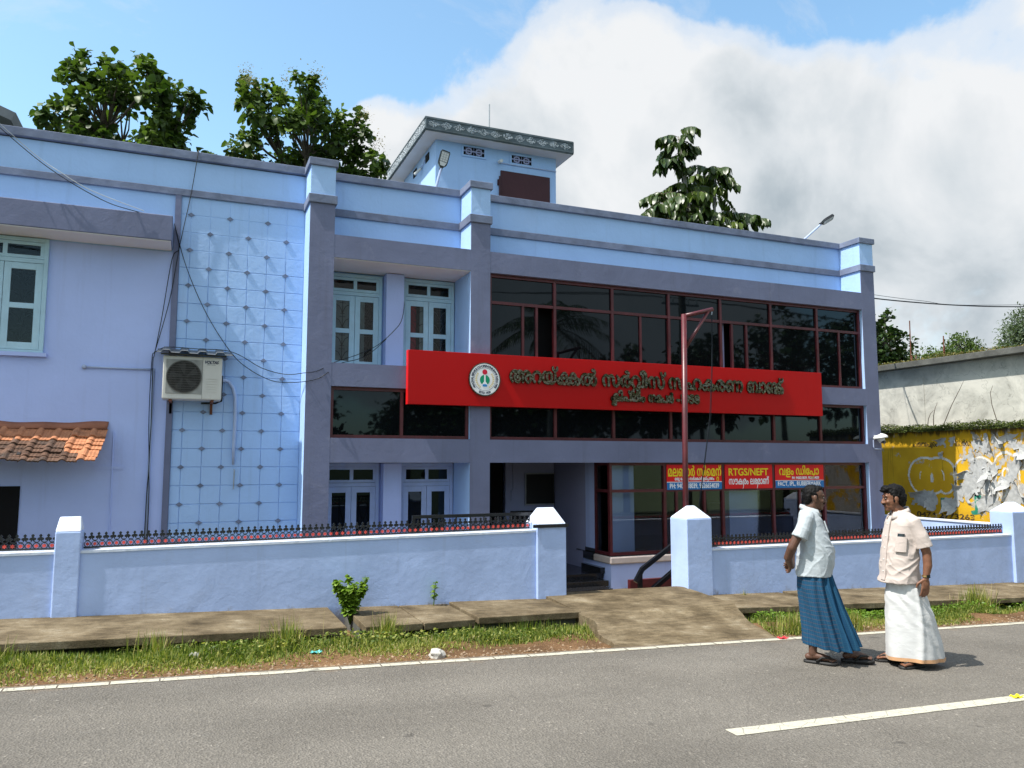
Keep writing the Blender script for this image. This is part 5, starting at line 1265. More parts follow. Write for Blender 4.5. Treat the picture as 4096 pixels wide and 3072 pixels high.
leafy_tree('teak_tree', (-2.0, 22.8, TZ), (-1.9, 22.8, 9.0), [(-1.9, 22.8, 11.2, 1.5, 1.6, 1.3), (-1.7, 22.8, 12.2, .8, .9, .7), (-2.9, 22.6, 11.9, .55, .6, .7), (-.7, 22.8, 11.7, .55, .7, .6), (-3.2, 22.6, 10.7, .7, .8, .45), (-.7, 22.7, 10.6, .7, .8, .6), (-1.8, 22.6, 10.0, 1.7, 1.4, .6), (-.1, 22.8, 10.35, .55, .5, .25), (-3.75, 22.6, 10.95, .2, .3, .2), (-3.5, 22.6, 12.0, .16, .3, .16), (-3.05, 22.6, 12.45, .16, .3, .2), (-2.35, 22.6, 12.4, .25, .3, .3), (-.2, 22.6, 12.05, .25, .3, .22), (-1.75, 22.7, 12.85, .15, .2, .15)], 120, 34, .20, .16, 'leaf_teak', 'broad-leaved teak tree rising behind the parapet at the far left', seed=11, spread=.27, width=.40)
leafy_tree('teak_tree', (2.9, 22.8, TZ), (2.9, 22.8, 9.2), [(2.8, 22.8, 11.7, 1.3, 1.4, 1.1), (2.6, 22.8, 12.6, .9, .9, .55), (1.6, 22.6, 12.0, .6, .7, .6), (1.2, 22.6, 11.0, .55, .6, .55), (4.2, 22.8, 11.6, .6, .7, .5), (4.8, 22.8, 10.9, .55, .7, .5), (3.9, 22.6, 10.5, .9, .9, .5), (2.0, 22.6, 10.6, .8, .8, .4), (3.2, 22.6, 10.0, 1.2, 1., .5), (1.1, 22.6, 12.55, .22, .3, .3), (1.2, 22.6, 10.2, .3, .4, .15), (5.1, 22.8, 10.3, .35, .4, .3), (4.45, 22.8, 12.0, .25, .3, .25)], 120, 34, .20, .16, 'leaf_teak', 'broad-leaved teak tree with pale flower heads left of the roof tower', seed=12, spread=.27, width=.40)
def flower_heads(parent, pts):
    def pos(g, n):
        c = np.array(pts)[g.integers(0, len(pts), n)]; return c+g.normal(size=(n, 3))*[.13, .13, .16]
    V, F, r = leaf_cloud(900, pos, .05, seed=8); link('flower_heads', fastmesh('flower_heads', V, F, 'flower_cream', r), parent)
flower_heads(bpy.data.objects['teak_tree.001'], [(1.1, 22.2, 12.75), (1.25, 22.2, 12.6), (2.95, 22.2, 13.05), (3.1, 22.2, 12.95), (2.3, 22.2, 12.9), (4.5, 22.3, 12.2), (4.9, 22.4, 11.45)])
def frond_tree(name, base, stems, fronds, mat, label, seed=2):
    """tree with pinnate leaves: fronds = (origin, n, length)"""
    e = empty(name, base, label, 'tree'); g = np.random.default_rng(seed); rr = random.Random(seed)
    t = MB()
    for i, st in enumerate(stems): t.tube(st['p'], st['r'], 7)
    t.build('trunk', 'bark_pale', e, smooth=True)
    P = []; D = []; Ln = []; ra = MB(); RN = []
    for (o, n, ln) in fronds:
        cr = rr.random()
        n = max(5, int(n*(1. if o[2] > 10.4 else 1.15)))
        for k in range(n):
            a = 2*math.pi*(k+rr.random()*.9)/n; el = rr.uniform(-.25, .8); o_ = Vector(o)+Vector((rr.uniform(-.2, .2), rr.uniform(-.2, .2), rr.uniform(-.45, .2)))
            d = Vector((math.cos(a)*math.cos(el), math.sin(a)*math.cos(el), math.sin(el))); l = ln*rr.uniform(.45, 1.05); pts = []
            m = 11
            for j in range(m+1):
                u = j/m; p = o_+d*l*u+Vector((0, 0, -.48*l*u*u)); pts.append(p)
            ra.tube(pts[::2], [.012, .011, .010, .008, .006, .004][:len(pts[::2])], 4, cap=False)
            for j in range(2, m+1):
                tng = (pts[j]-pts[j-1]).normalized(); sd = tng.cross(Vector((0, 0, 1))).normalized()
                for sg in (-1, 1):
                    dd = (sd*sg*.62+tng*.30+Vector((0, 0, -.75))).normalized(); P.append(pts[j]); D.append(dd); Ln.append(.34*rr.uniform(.7, 1.25)*(1.0 if 2 < j < m-1 else .8)); RN.append(cr*.5+.5*rr.random())
    P, D, Ln = np.array([tuple(p) for p in P]), np.array([tuple(p) for p in D]), np.array(Ln)
    V, F, k = blade_rosette(P, D, Ln, Ln*.25, np.full(len(P), .28), g)
    ra.build('rachis', 'bark', e); link('crown', fastmesh('crown', V, F, mat, np.repeat(np.array(RN), k)), e); return e
frond_tree('ailanthus_tree', (15.0, 20.4, TZ), [dict(p=[(15, 20.4, TZ), (14.9, 20.4, 6), (14.8, 20.4, 9.0), (14.55, 20.4, 11.2), (14.35, 20.4, 12.45)], r=[.2, .15, .10, .06, .03]), dict(p=[(14.85, 20.4, 8.3), (15.6, 20.3, 9.6), (15.72, 20.3, 11.3)], r=[.08, .06, .03]), dict(p=[(14.9, 20.4, 8.0), (16.3, 20.3, 9.0), (16.6, 20.3, 9.7)], r=[.07, .05, .03]), dict(p=[(14.85, 20.4, 8.2), (13.9, 20.3, 9.4), (13.6, 20.3, 10.1)], r=[.07, .05, .03])],
    [((14.35, 20.4, 12.45), 9, .75), ((14.2, 20.4, 11.8), 9, .9), ((15.7, 20.3, 11.45), 11, 1.15), ((15.6, 20.3, 11.0), 8, .9), ((14.6, 20.3, 10.8), 10, 1.05), ((13.7, 20.3, 10.3), 11, 1.1), ((14.4, 20.3, 10.0), 10, 1.1), ((16.6, 20.3, 9.9), 11, 1.1), ((15.5, 20.2, 9.7), 11, 1.15), ((16.2, 20.2, 9.3), 9, 1.0), ((14.7, 20.2, 9.2), 12, 1.2), ((13.9, 20.2, 9.3), 10, 1.0), ((15.6, 20.2, 8.8), 12, 1.2), ((16.4, 20.2, 8.6), 9, .9), ((14.2, 20.2, 8.6), 10, 1.0), ((15.0, 20.2, 8.3), 10, 1.1), ((16.9, 20.2, 9.3), 8, .9), ((13.3, 20.2, 9.7), 7, .8), ((14.9, 20.2, 9.8), 8, .9)], 'leaf_compound', 'lone tree with long feathery leaves above the right half of the roof', seed=4)
leafy_tree('jackfruit_tree', (21.6, 19.4, TZ), (21.6, 19.4, 4.4), [(21.2, 19.4, 6.0, .9, .8, .9), (21.7, 19.3, 5.6, .9, .8, .9), (22.45, 19.3, 5.85, .5, .5, .5), (21.0, 19.4, 6.9, .35, .4, .4), (21.75, 19.3, 7.0, .2, .2, .35), (22.0, 19.3, 5.0, 1.1, .8, .6), (21.0, 19.3, 5.0, .8, .8, .7), (20.6, 19.3, 6.4, .4, .4, 1.2)], 110, 22, .16, .12, 'leaf_jack', 'dark glossy tree just beyond the right corner of the bank', seed=21, spread=.25, width=.42, droop=.05)
leafy_tree('bush', (25.0, 20.0, TZ), (25.0, 20.0, 4.0), [(24.9, 20, 5.25, .9, .9, .8), (25.6, 20, 5.4, .7, .8, .6), (24.4, 20.0, 5.0, .8, .7, .6)], 200, 34, .12, .08, 'leaf_bush', 'bright green bush above the grey coping, left of the airy trees', 'bush', seed=31, spread=.22, width=.22)
leafy_tree('bush', (26.8, 20.4, TZ), (26.8, 20.4, 4.0), [(26.9, 20.4, 5.8, .75, .8, .85), (27.5, 20.4, 5.4, 1.0, .8, .8)], 200, 34, .12, .08, 'leaf_bush', 'taller olive bush above the grey coping between bush and airy tree', 'bush', seed=32, spread=.22, width=.22)
leafy_tree('casuarina_tree', (30.9, 20.8, TZ), (30.9, 20.8, 4.0), [(31.3, 20.8, 6.7, .9, 1., .9), (31.4, 20.8, 7.5, .6, .8, .5), (30.6, 20.8, 5.8, 1.1, 1., .7), (29.4, 20.8, 5.4, .9, .8, .5), (32., 20.8, 6.3, 1., 1., 1.2)], 420, 40, .15, .1, 'leaf_grey', 'airy grey-green tree at the right edge above the coping', seed=33, spread=.42, width=.16, droop=.3)
# ---- the far side of the road, mirrored in the dark glass
def palm(name, base, top, n, ln, label, seed):
    e = empty(name, base, label, 'palm'); g = np.random.default_rng(seed); rr = random.Random(seed); b, t = Vector(base), Vector(top)
    MB().tube([b, b.lerp(t, .35)+Vector((.15, 0, 0)), b.lerp(t, .7)+Vector((.12, 0, 0)), t], [.2, .15, .13, .12], 9).build('trunk', 'bark_pale', e, smooth=True)
    P = []; D = []; Ln = []; ra = MB()
    for k in range(n):
        a = 2.399*k; el = rr.uniform(-.35, 1.15); d = Vector((math.cos(a)*math.cos(el), math.sin(a)*math.cos(el), math.sin(el))); l = ln*rr.uniform(.85, 1.1); m = 26; pts = []
        for j in range(m+1): u = j/m; pts.append(t+d*l*u+Vector((0, 0, -.55*l*u*u)))
        ra.tube(pts[::5], [.035, .03, .025, .02, .012, .006], 5, cap=False)
        for j in range(3, m+1):
            tg = (pts[j]-pts[j-1]).normalized(); sd = tg.cross(Vector((0, 0, 1))).normalized()
            for sg in (-1, 1): P.append(pts[j]); D.append((sd*sg*.75+tg*.55+Vector((0, 0, -.35))).normalized()); Ln.append(.75*math.sin(math.pi*min(1, j/m*.85+.12))+.12)
    P, D, Ln = np.array([tuple(p) for p in P]), np.array([tuple(p) for p in D]), np.array(Ln)
    V, F, k = blade_rosette(P, D, Ln, Ln*.035, np.full(len(P), .3), g); ra.build('rachis', 'bark', e); link('fronds', fastmesh('fronds', V, F, 'leaf_compound', np.repeat(g.uniform(0, 1, len(P)), k)), e)
palm('coconut_palm', (15.3, -9, -.5), (15.6, -9, 8.3), 24, 3.4, 'coconut palm mirrored in the upper windows, across the road', 3)
far = [('(20,-9.5)', (20.0, -9.5), (6.9, 2.4), 51), ('b', (23.3, -9.0), (7.2, 2.6), 52), ('c', (29.0, -8.5), (9.6, 4.0), 53), ('d', (34.5, -9.0), (10.0, 4.2), 54), ('e', (10.0, -12.), (5.2, 2.6), 55), ('f', (4.0, -12.5), (5.6, 2.8), 56), ('g', (-3., -12.), (5.0, 2.6), 57), ('h', (13.0, -11.), (6.2, 2.8), 58), ('i', (17.4, -11.5), (6.6, 2.8), 59), ('j', (26, -11.5), (8.5, 3.2), 60)]
names = ['rounded dark tree across the road, right of the mirrored palm', 'second rounded dark tree across the road, mirrored beside the pole', 'big spreading tree across the road, mirrored at the right windows', 'far spreading tree across the road, mirrored at the right end', 'leafy tree across the road, left of the palm', 'leafy tree straight across the road behind the viewer', 'leafy tree across the road opposite the left wing', 'bushy tree across the road, in front of the coconut palm', 'bushy tree across the road, just right of the coconut palm', 'tall bushy tree across the road between the two spreading trees']
for (nm, (x, y), (h, w), sd), lb in zip(far, names):
    leafy_tree('roadside_tree', (x, y, road_z(x)-.1), (x, y, h*.45), [(x, y, h*.75, w*.7, w*.6, h*.22), (x-w*.4, y, h*.62, w*.5, w*.5, h*.18), (x+w*.45, y, h*.66, w*.5, w*.5, h*.18), (x, y, h*.95, w*.4, w*.4, h*.1)], 150, 12, .34, .18, 'leaf_jack', lb, seed=sd, spread=.5, width=.4)
def pole(x, y, h, label):
    e = empty('utility_pole', (x, y, road_z(x)), label, 'pole'); z0 = road_z(x)-.3
    MB().box(x-.11, x+.11, y-.10, y+.10, z0, h).build('post', 'concrete_dark', e); MB().box(x-.9, x+.9, y-.15, y-.101, h-.45, h-.37).build('cross_arm', 'galv', e)
    mb = MB()
    for dx in (-.8, -.4, .4, .8): mb.tube([(x+dx, y-.125, h-.37), (x+dx, y-.125, h-.15)], .04, 8)
    mb.build('insulators', 'white', e)
pole(18.6, -2.6, 8.8, 'concrete utility pole across the road with a cross arm, mirrored in the glass'); pole(-9, -2.6, 8.9, 'concrete utility pole across the road at the far left')
for i, (dx, z) in enumerate(((-.8, 8.65), (-.4, 8.65), (.4, 8.65), (.8, 8.65))):
    cable('cable', [(-9+dx, -2.725, z+.1), (0, -2.73, z-.45), (9, -2.73, z-.5), (18.6+dx, -2.725, z), (34, -2.73, z-.6)], ['first', 'second', 'third', 'fourth'][i]+' overhead wire strung between the poles across the road', .008)

# ---- grass and weeds on the verge
def grass(n, pos_fn, h, label, seed, mat='grass', lean=.5, wid=.006):
    g = np.random.default_rng(seed); P, hs, rn = pos_fn(g, n); n = len(P)
    a = g.uniform(0, 2*np.pi, n)+1.6*np.sin(P[:, 0]*6.1+np.sin(P[:, 1]*9)); le = np.abs(g.normal(size=n))*lean
    d = np.stack([np.cos(a)*np.sin(le), np.sin(a)*np.sin(le), np.cos(le)], 1); s = np.stack([-np.sin(a), np.cos(a), np.zeros(n)], 1)
    s = unit(s+g.normal(size=(n, 3))*.3); l = (h*hs*g.uniform(.5, 1.3, n))[:, None]; w = wid*g.uniform(.7, 1.5, n)[:, None]
    m = P+d*l*.55; t = P+d*l+np.array([0, 0, -1.])*l*(le[:, None]*.45)
    V = np.stack([P-s*w, P+s*w, m+s*w*.8, m-s*w*.8, t], 1).reshape(-1, 3)
    T = np.array([[0, 1, 2], [0, 2, 3], [3, 2, 4]]); F = (np.arange(n)[:, None, None]*5+T[None]).reshape(-1, 3)
    o = link('grass', fastmesh('grass', V, F, mat, np.repeat(np.clip(rn, 0, 1), 3))); tag(o, label, 'grass', kind='stuff'); return o
vz = np.vectorize(verge_h)
def patchy(x, y, k): return .5+.5*np.sin(x*1.7*k+np.sin(y*3.1+k)*1.3)*np.sin(y*2.3*k+x*.9+k)
def verge_grass(xa, xb, ya, yb, dens_lo=.0):
    def f(g, n):
        x = g.uniform(xa, xb, n); y = g.uniform(ya, yb, n)**1.0; t = (y-6.95)/1.15
        front_edge = 7.12+.10*np.sin(x*1.9)+.05*np.sin(x*5.3)
        front_edge = np.where((x > 2.0) & (x < 4.5), 7.12+.42*np.clip((x-2.0)/1.0, 0, 1), front_edge)
        front_edge = np.where(x > 6.1, 7.05+.22*np.sin(x*2.1)**2, front_edge)
        ramp_r = 6.05+np.clip((y-6.95)/1.1, 0, 1)*.40; ramp_l = 4.02+np.clip((y-6.95)/1.1, 0, 1)*.25
        keep = (y > front_edge+.10*g.normal(size=n)) & ~((x > ramp_l-.04) & (x < ramp_r+.04)) & (g.uniform(0, 1, n) < np.clip(.04+1.35*patchy(x, y, 1.3)*np.clip((y-6.95)/.55, .25, 1), 0, 1))
        bare = (x > 9.6) & (y < 7.45) | ((x > 6.9) & (x < 8.6) & (y < 7.35) & (np.sin(x*7) > .1))
        keep &= ~bare
        x, y = x[keep], y[keep]; hs = .22+.80*np.clip((y-7.25)/.7, 0, 1)*(.25+.75*patchy(x, y, 2.1)**1.5); z = vz(x, y)
        rn = .28+.30*(1-np.clip((y-7.2)/.8, 0, 1))+.24*g.normal(size=len(x))+.30*(patchy(x, y, .7)-.5)
        return np.stack([x, y, z], 1), hs, rn
    return f
grass(120000, verge_grass(-6, 4.6, 6.98, 8.2), .19, 'rough green grass along the verge left of the ramp', 41, lean=1.0, wid=.0042)
grass(105000, verge_grass(6.0, 16, 6.98, 8.15), .17, 'rough green grass along the verge right of the ramp, behind the men', 42, lean=1.0, wid=.0042)
def creeper_pos(xa, xb):
    def f(g, n):
        x = g.uniform(xa, xb, n); y = 7.55+g.uniform(0, .55, n); k = patchy(x, y, 1.1); keep = k > .45; x, y = x[keep], y[keep]
        return np.stack([x, y, vz(x, y)+g.uniform(.0, .13, len(x))], 1)
    return f
for a, b, sd, lb in ((-6, 4.2, 61, 'low leafy creeper in the verge left of the ramp'), (6.6, 15, 62, 'low leafy creeper in the verge right of the ramp')):
    V, F, r = leaf_cloud(9000, creeper_pos(a, b), .035, seed=sd, flat=.4); o = link('ground_cover', fastmesh('ground_cover', V, F, 'weed' if sd == 62 else 'grass', r*.8)); tag(o, lb, 'ground cover', kind='stuff')
def tuft(x, y, n, h, label, seed, spread=.10, mat='grass'):
    def f(g, k):
        r = np.abs(g.normal(size=k))*spread; a = g.uniform(0, 6.28, k); xx, yy = x+r*np.cos(a), y+r*np.sin(a)
        return np.stack([xx, yy, vz(xx, yy)], 1), np.full(k, 1.), .35+.35*g.normal(size=k)*.8+.25
    o = grass(n, f, h, label, seed, mat, .42, .004); o.name = 'grass_tuft'; del o['kind']; o['category'] = 'grass tuft'; return o
tuft(1.95, 8.0, 320, .30, 'straggly yellow-green grass tuft beside the gap in the slabs', 71, .10); tuft(.95, 7.85, 260, .32, 'tall grass tuft left of the gap in the slabs', 72, .12)
tuft(6.45, 7.15, 330, .24, 'bright grass tuft beside the ramp, left of the first man', 73, .12); tuft(7.35, 7.15, 260, .22, 'grass tuft seen between the two men', 74, .10)
tuft(10.35, 7.85, 520, .36, 'biggest grass tuft, right of the man in the beige shirt', 75, .13); tuft(12.0, 7.95, 300, .30, 'grass tuft near the right edge of the picture', 76, .12)
tuft(7.35, 9.10, 150, .22, 'sparse grass tuft at the foot of the wall behind the first man', 77, .012)['kind'] = 'stuff'; tuft(-.2, 7.9, 220, .28, 'grass tuft under the left slabs', 78, .12); tuft(-1.5, 7.75, 260, .24, 'grass tuft at the left edge of the picture', 79, .15)
def weed(x, y, z, h, r, n, label, seed, stem_n=5, leaf=.05):
    e = empty('weed', (x, y, z), label, 'weed'); g = np.random.default_rng(seed); rr = random.Random(seed); mb = MB(); P = []; D = []
    for k in range(stem_n):
        a = rr.uniform(0, 6.28); q = [Vector((x, y, z)), Vector((x+r*.5*math.cos(a), y+r*.4*math.sin(a), z+h*.55)), Vector((x+r*math.cos(a), y+r*.7*math.sin(a), z+h*rr.uniform(.75, 1.05)))]
        mb.tube(q, [.006, .005, .002], 5)
        for j in range(n):
            t = rr.uniform(.2, 1.); p = q[0].lerp(q[1], t*2) if t < .5 else q[1].lerp(q[2], t*2-1); aa = rr.uniform(0, 6.28)
            P.append(tuple(p)); D.append((math.cos(aa)*.9, math.sin(aa)*.9, rr.uniform(-.1, .5)))
    P = np.array(P); D = unit(np.array(D)); l = leaf*g.uniform(.6, 1.3, len(P)); V, F, k = blade_rosette(P, D, l, l*.38, g.uniform(.0, .4, len(P)), g)
    mb.build('stem', 'weed', e); link('leaves', fastmesh('leaves', V, F, 'weed', np.repeat(g.uniform(.2, 1, len(P)), k)), e)
weed(1.72, 8.78, .12, .50, .17, 75, 'bushy light green weed growing from the gap in the slabs', 81, 16, .062)
weed(2.78, 9.12, .19, .30, .05, 16, 'thin upright weed at the foot of the left wall', 82, 2, .05)
# stones, litter
def rock(x, y, s, label, seed):
    g = random.Random(seed); bm = bmesh.new(); bmesh.ops.create_icosphere(bm, subdivisions=2, radius=s)
    for v in bm.verts: v.co *= 1+g.uniform(-.22, .22); v.co.z *= .7
    me = bpy.data.meshes.new('rock'); bm.to_mesh(me); bm.free(); me.materials.append(MATS['stone']); o = link('rock', me); o.location = (x, y, verge_h(x, y)+s*.25); tag(o, label, 'rock')
rock(2.18, 7.05, .075, 'pale angular rock at the edge of the tarmac', 1); rock(.12, 7.55, .05, 'grey stone half hidden in the left verge', 2)
gr_ = np.random.default_rng(77); P = []
def pebble_pos(g, n):
    x = g.uniform(-5, 14, n); y = 6.93+np.abs(g.normal(size=n))*.16; return np.stack([x, y, vz(x, y)+.002], 1)
pp_ = pebble_pos(gr_, 1500); V = []; F = []
for i, p in enumerate(pp_):
    s = gr_.uniform(.004, .014); o_ = gr_.normal(size=(5, 3))*.25
    q = np.array([[-1, -1, 0], [1, -1, 0], [1, 1, 0], [-1, 1, 0], [0, 0, .9]])+o_; V.append(p+q*s); F += [[5*i, 5*i+1, 5*i+4], [5*i+1, 5*i+2, 5*i+4], [5*i+2, 5*i+3, 5*i+4], [5*i+3, 5*i, 5*i+4]]
o = link('gravel', fastmesh('gravel', np.vstack(V), np.array(F), 'gravel')); tag(o, 'loose gravel along the edge of the tarmac', 'gravel', kind='stuff')
def litter(x, y, w, d, mat, label):
    mb = MB(); n = 6
    for j in range(n):
        for i in range(n):
            u, v = i/(n-1)-.5, j/(n-1)-.5; mb.v.append((x+u*w+.01*math.sin(v*9), y+v*d, (verge_h(x, y) if y > 6.9 else road_z(x))+.014+.012*math.sin(u*8+1)*math.cos(v*7)))
    for j in range(n-1):
        for i in range(n-1): a = j*n+i; mb.f.append((a, a+1, a+n+1, a+n))
    o = mb.build('litter', mat); s = o.modifiers.new('thickness', 'SOLIDIFY'); s.thickness = .004; tag(o, label, 'litter')
litter(1.15, 7.42, .09, .05, 'litter_teal', 'small teal wrapper lying in the grass'); litter(6.02, 6.84, .10, .06, 'litter_red', 'small red wrapper on the white edge line'); litter(6.32, 4.47, .09, .05, 'print_yellow', 'yellow wrapper on the broken centre line')
# ------------------------------------------------------------------ the two men
from mathutils import noise as mnoise
def ell(mb, c, r, rot=None, n=14, m=10):
    c = Vector(c); rings = []; b = len(mb.v)
    M = rot.to_matrix() if rot is not None else Matrix.Identity(3)
    for i in range(m+1):
        t = math.pi*i/m; q = []
        for j in range(n):
            a = 2*math.pi*j/n; q.append(tuple(c+M @ Vector((r[0]*max(math.sin(t), .02)*math.cos(a), r[1]*max(math.sin(t), .02)*math.sin(a), -r[2]*math.cos(t)))))
        rings.append(q)
    mb.loft(rings); return mb
def cap(mb, pts, rs, n=12):
    mb.tube(pts, rs, n)
    for p, r in ((pts[0], rs[0]), (pts[-1], rs[-1])): ell(mb, p, (r, r, r), n=10, m=8)
    for p, r in zip(pts[1:-1], rs[1:-1]): ell(mb, p, (r*.99, r*.99, r*.99), n=10, m=8)
    return mb
def melded(mb, name, mat, parent, voxel, smooth=4, disp=None):
    """one closed skin over all the shapes in mb"""
    me = bpy.data.meshes.new('tmp'); me.from_pydata(mb.v, [], mb.f); o = bpy.data.objects.new('tmp', me); COL.objects.link(o)
    r = o.modifiers.new('r', 'REMESH'); r.mode = 'VOXEL'; r.voxel_size = voxel; r.adaptivity = 0
    s = o.modifiers.new('s', 'SMOOTH'); s.factor = .5; s.iterations = smooth
    dg = bpy.context.evaluated_depsgraph_get(); out = bpy.data.meshes.new_from_object(o.evaluated_get(dg)); bpy.data.objects.remove(o); bpy.data.meshes.remove(me)
    if disp:
        nv = len(out.vertices); co = np.empty(nv*3); no = np.empty(nv*3); out.vertices.foreach_get('co', co); out.vertex_normals.foreach_get('vector', no)
        co = co.reshape(-1, 3); no = no.reshape(-1, 3); d = np.array([disp(Vector(c)) for c in co]); co = co+no*d[:, None]; out.vertices.foreach_set('co', co.ravel()); out.update()
    out.name = name; out.materials.clear(); out.materials.append(MATS[mat]); out.shade_smooth()
    o = bpy.data.objects.new(name, out); COL.objects.link(o); o.parent = parent; return o
def childmesh(mb, name, mat, parent, smooth=True):
    o = bpy.data.objects.new(name, mb.mesh(name, mat, smooth)); COL.objects.link(o); o.parent = parent; return o
def cloth(name, col, var=.04, weave=0., rough=.85):
    m, nt, b = material(name); g = N(nt, 'ShaderNodeNewGeometry')
    a = N(nt, 'ShaderNodeTexNoise', i_Scale=6, i_Detail=3); L(nt, g.outputs['Position'], a.inputs['Vector'])
    L(nt, ramp(nt, a.outputs[0], [(.3, tuple(c*(1-var) for c in col)), (.7, tuple(min(1, c*(1+var)) for c in col))]).outputs[0], b.inputs['Base Color'])
    b.inputs['Roughness'].default_value = rough; b.inputs['Specular IOR Level'].default_value = .15; b.inputs['Sheen Weight'].default_value = .15
    mp = N(nt, 'ShaderNodeMapping'); mp.inputs['Scale'].default_value = (10, 10, 17); mp.inputs['Rotation'].default_value = (.7, .5, 0); L(nt, g.outputs['Position'], mp.inputs[0])
    w = N(nt, 'ShaderNodeTexNoise', i_Scale=1., i_Detail=4, i_Distortion=.6); L(nt, mp.outputs[0], w.inputs['Vector'])
    bm = N(nt, 'ShaderNodeBump', i_Strength=.42, i_Distance=.012); L(nt, w.outputs[0], bm.inputs['Height']); L(nt, bm.outputs[0], b.inputs['Normal']); return m
cloth('polo_cloth', (.40, .44, .465)); cloth('beige_cloth', (.50, .425, .385)); cloth('mundu_cloth', (.55, .55, .545)); cloth('border_cloth', (.55, .31, .16))
def _check(m, nt, b):
    uv = N(nt, 'ShaderNodeUVMap'); uv.uv_map = 'cloth'; s = N(nt, 'ShaderNodeSeparateXYZ'); L(nt, uv.outputs[0], s.inputs[0])
    def line(src, k, w): return mth(nt, 'LESS_THAN', mth(nt, 'FRACT', mth(nt, 'MULTIPLY', src, k)), w)
    c = mixc(nt, line(s.outputs['X'], 62, .22), (.013, .058, .120), (.022, .085, .150)); c = mixc(nt, mth(nt, 'MULTIPLY', line(s.outputs['Y'], 62, .22), .7), c, (.022, .085, .150))
    c = mixc(nt, mth(nt, 'MULTIPLY', line(s.outputs['Y'], 26, .16), mth(nt, 'MULTIPLY', mth(nt, 'LESS_THAN', s.outputs['X'], .84), mth(nt, 'GREATER_THAN', s.outputs['X'], .45))), c, (.07, .075, .10)); c = mixc(nt, mth(nt, 'MULTIPLY', line(s.outputs['X'], 21, .10), .5), c, (.01, .05, .13))
    L(nt, c, b.inputs['Base Color']); b.inputs['Roughness'].default_value = .9; b.inputs['Specular IOR Level'].default_value = .12
emat('check_cloth', _check)
def skinmat(name, col):
    m, nt, b = material(name); g = N(nt, 'ShaderNodeNewGeometry'); a = N(nt, 'ShaderNodeTexNoise', i_Scale=25, i_Detail=4); L(nt, g.outputs['Position'], a.inputs['Vector'])
    L(nt, ramp(nt, a.outputs[0], [(.3, tuple(c*.85 for c in col)), (.7, tuple(c*1.15 for c in col))]).outputs[0], b.inputs['Base Color'])
    b.inputs['Roughness'].default_value = .48; b.inputs['Specular IOR Level'].default_value = .45; b.inputs['Subsurface Weight'].default_value = .06; b.inputs['Subsurface Radius'].default_value = (.01, .004, .002)
skinmat('skin_dark', (.105, .050, .031)); skinmat('skin_brown', (.185, .080, .044)); skinmat('skin_palm', (.33, .17, .12))
surf('hair', (.005, .0045, .0045), .6, .2, 60, .3, 160, spec=.15)
surf('eye_white', (.22, .19, .17), .4); surf('rubber', (.022, .021, .020), .6, .15, 12); surf('phone', (.008, .012, .016), .2, spec=.6); surf('gold', (.75, .52, .22), .3, .05, metal=1.); surf('lip', (.12, .045, .04), .5)

def head(mb, c, yaw, pitch=0.):
    """adds the head to the body shapes; c = centre of the skull; returns the frame for hair and eyes"""
    q = Matrix.Rotation(yaw, 3, 'Z') @ Matrix.Rotation(pitch, 3, 'Y'); c = Vector(c)
    P = lambda x, y, z: c+q @ Vector((x, y, z))
    rot = q.to_quaternion()
    E_ = lambda p, r: ell(mb, P(*p), r, rot)
    E_((-.008, 0, .028), (.097, .076, .088)); E_((.018, 0, -.02), (.074, .066, .085)); E_((.030, 0, -.070), (.055, .052, .042)); E_((.062, 0, -.098), (.026, .028, .020))
    E_((.078, 0, .026), (.018, .050, .013))                                # brow
    E_((.064, .036, -.028), (.022, .022, .020)); E_((.064, -.036, -.028), (.022, .022, .020))   # cheeks
    cap(mb, [P(.084, 0, .012), P(.099, 0, -.018), P(.107, 0, -.034)], [.009, .012, .013]); E_((.098, .013, -.036), (.012, .009, .009)); E_((.098, -.013, -.036), (.012, .009, .009))
    E_((.084, 0, -.063), (.012, .024, .009)); E_((.081, 0, -.077), (.012, .022, .008))
    for s in (-1, 1):
        E_((-.004, s*.079, -.004), (.020, .010, .030)); E_((.002, s*.078, -.032), (.011, .009, .012))
    return P, rot
def hand(mb, wrist, d, nrm, side, curl=.5, size=1.):
    """palm and five fingers; d = finger direction, nrm = palm normal, side +1 thumb on cross(d,nrm)"""
    w, d, nrm = Vector(wrist), Vector(d).normalized(), Vector(nrm).normalized(); nrm = (nrm-d*nrm.dot(d)).normalized(); s = d.cross(nrm)*side
    rot = Matrix((d, s, d.cross(s))).transposed().to_quaternion()
    ell(mb, w+d*.045*size, (.052*size, .040*size, .016*size), rot); ell(mb, w+d*.075*size, (.025*size, .041*size, .013*size), rot)
    tips = []
    for k, (off, ln) in enumerate(((.030, .068), (.010, .078), (-.010, .073), (-.029, .056))):
        p = w+d*.088*size+s*off*size; pts = [p]; a = 0
        for j, f in enumerate((.45, .32, .23)):
            a += curl*(.35 if j == 0 else .55); p = p+(d*math.cos(a)+nrm*math.sin(a))*ln*f*size; pts.append(p)
        cap(mb, pts, [.0090*size, .0088*size, .0080*size, .0068*size], 8)
    t0 = w+d*.022*size+s*.034*size; t1 = t0+(d*.6+s*.65+nrm*.25).normalized()*.042*size; t2 = t1+(d*.85+s*.15+nrm*.35*curl).normalized()*.032*size
    cap(mb, [w+d*.012*size+s*.018*size, t0, t1, t2], [.014*size, .0125*size, .0105*size, .008*size], 8)
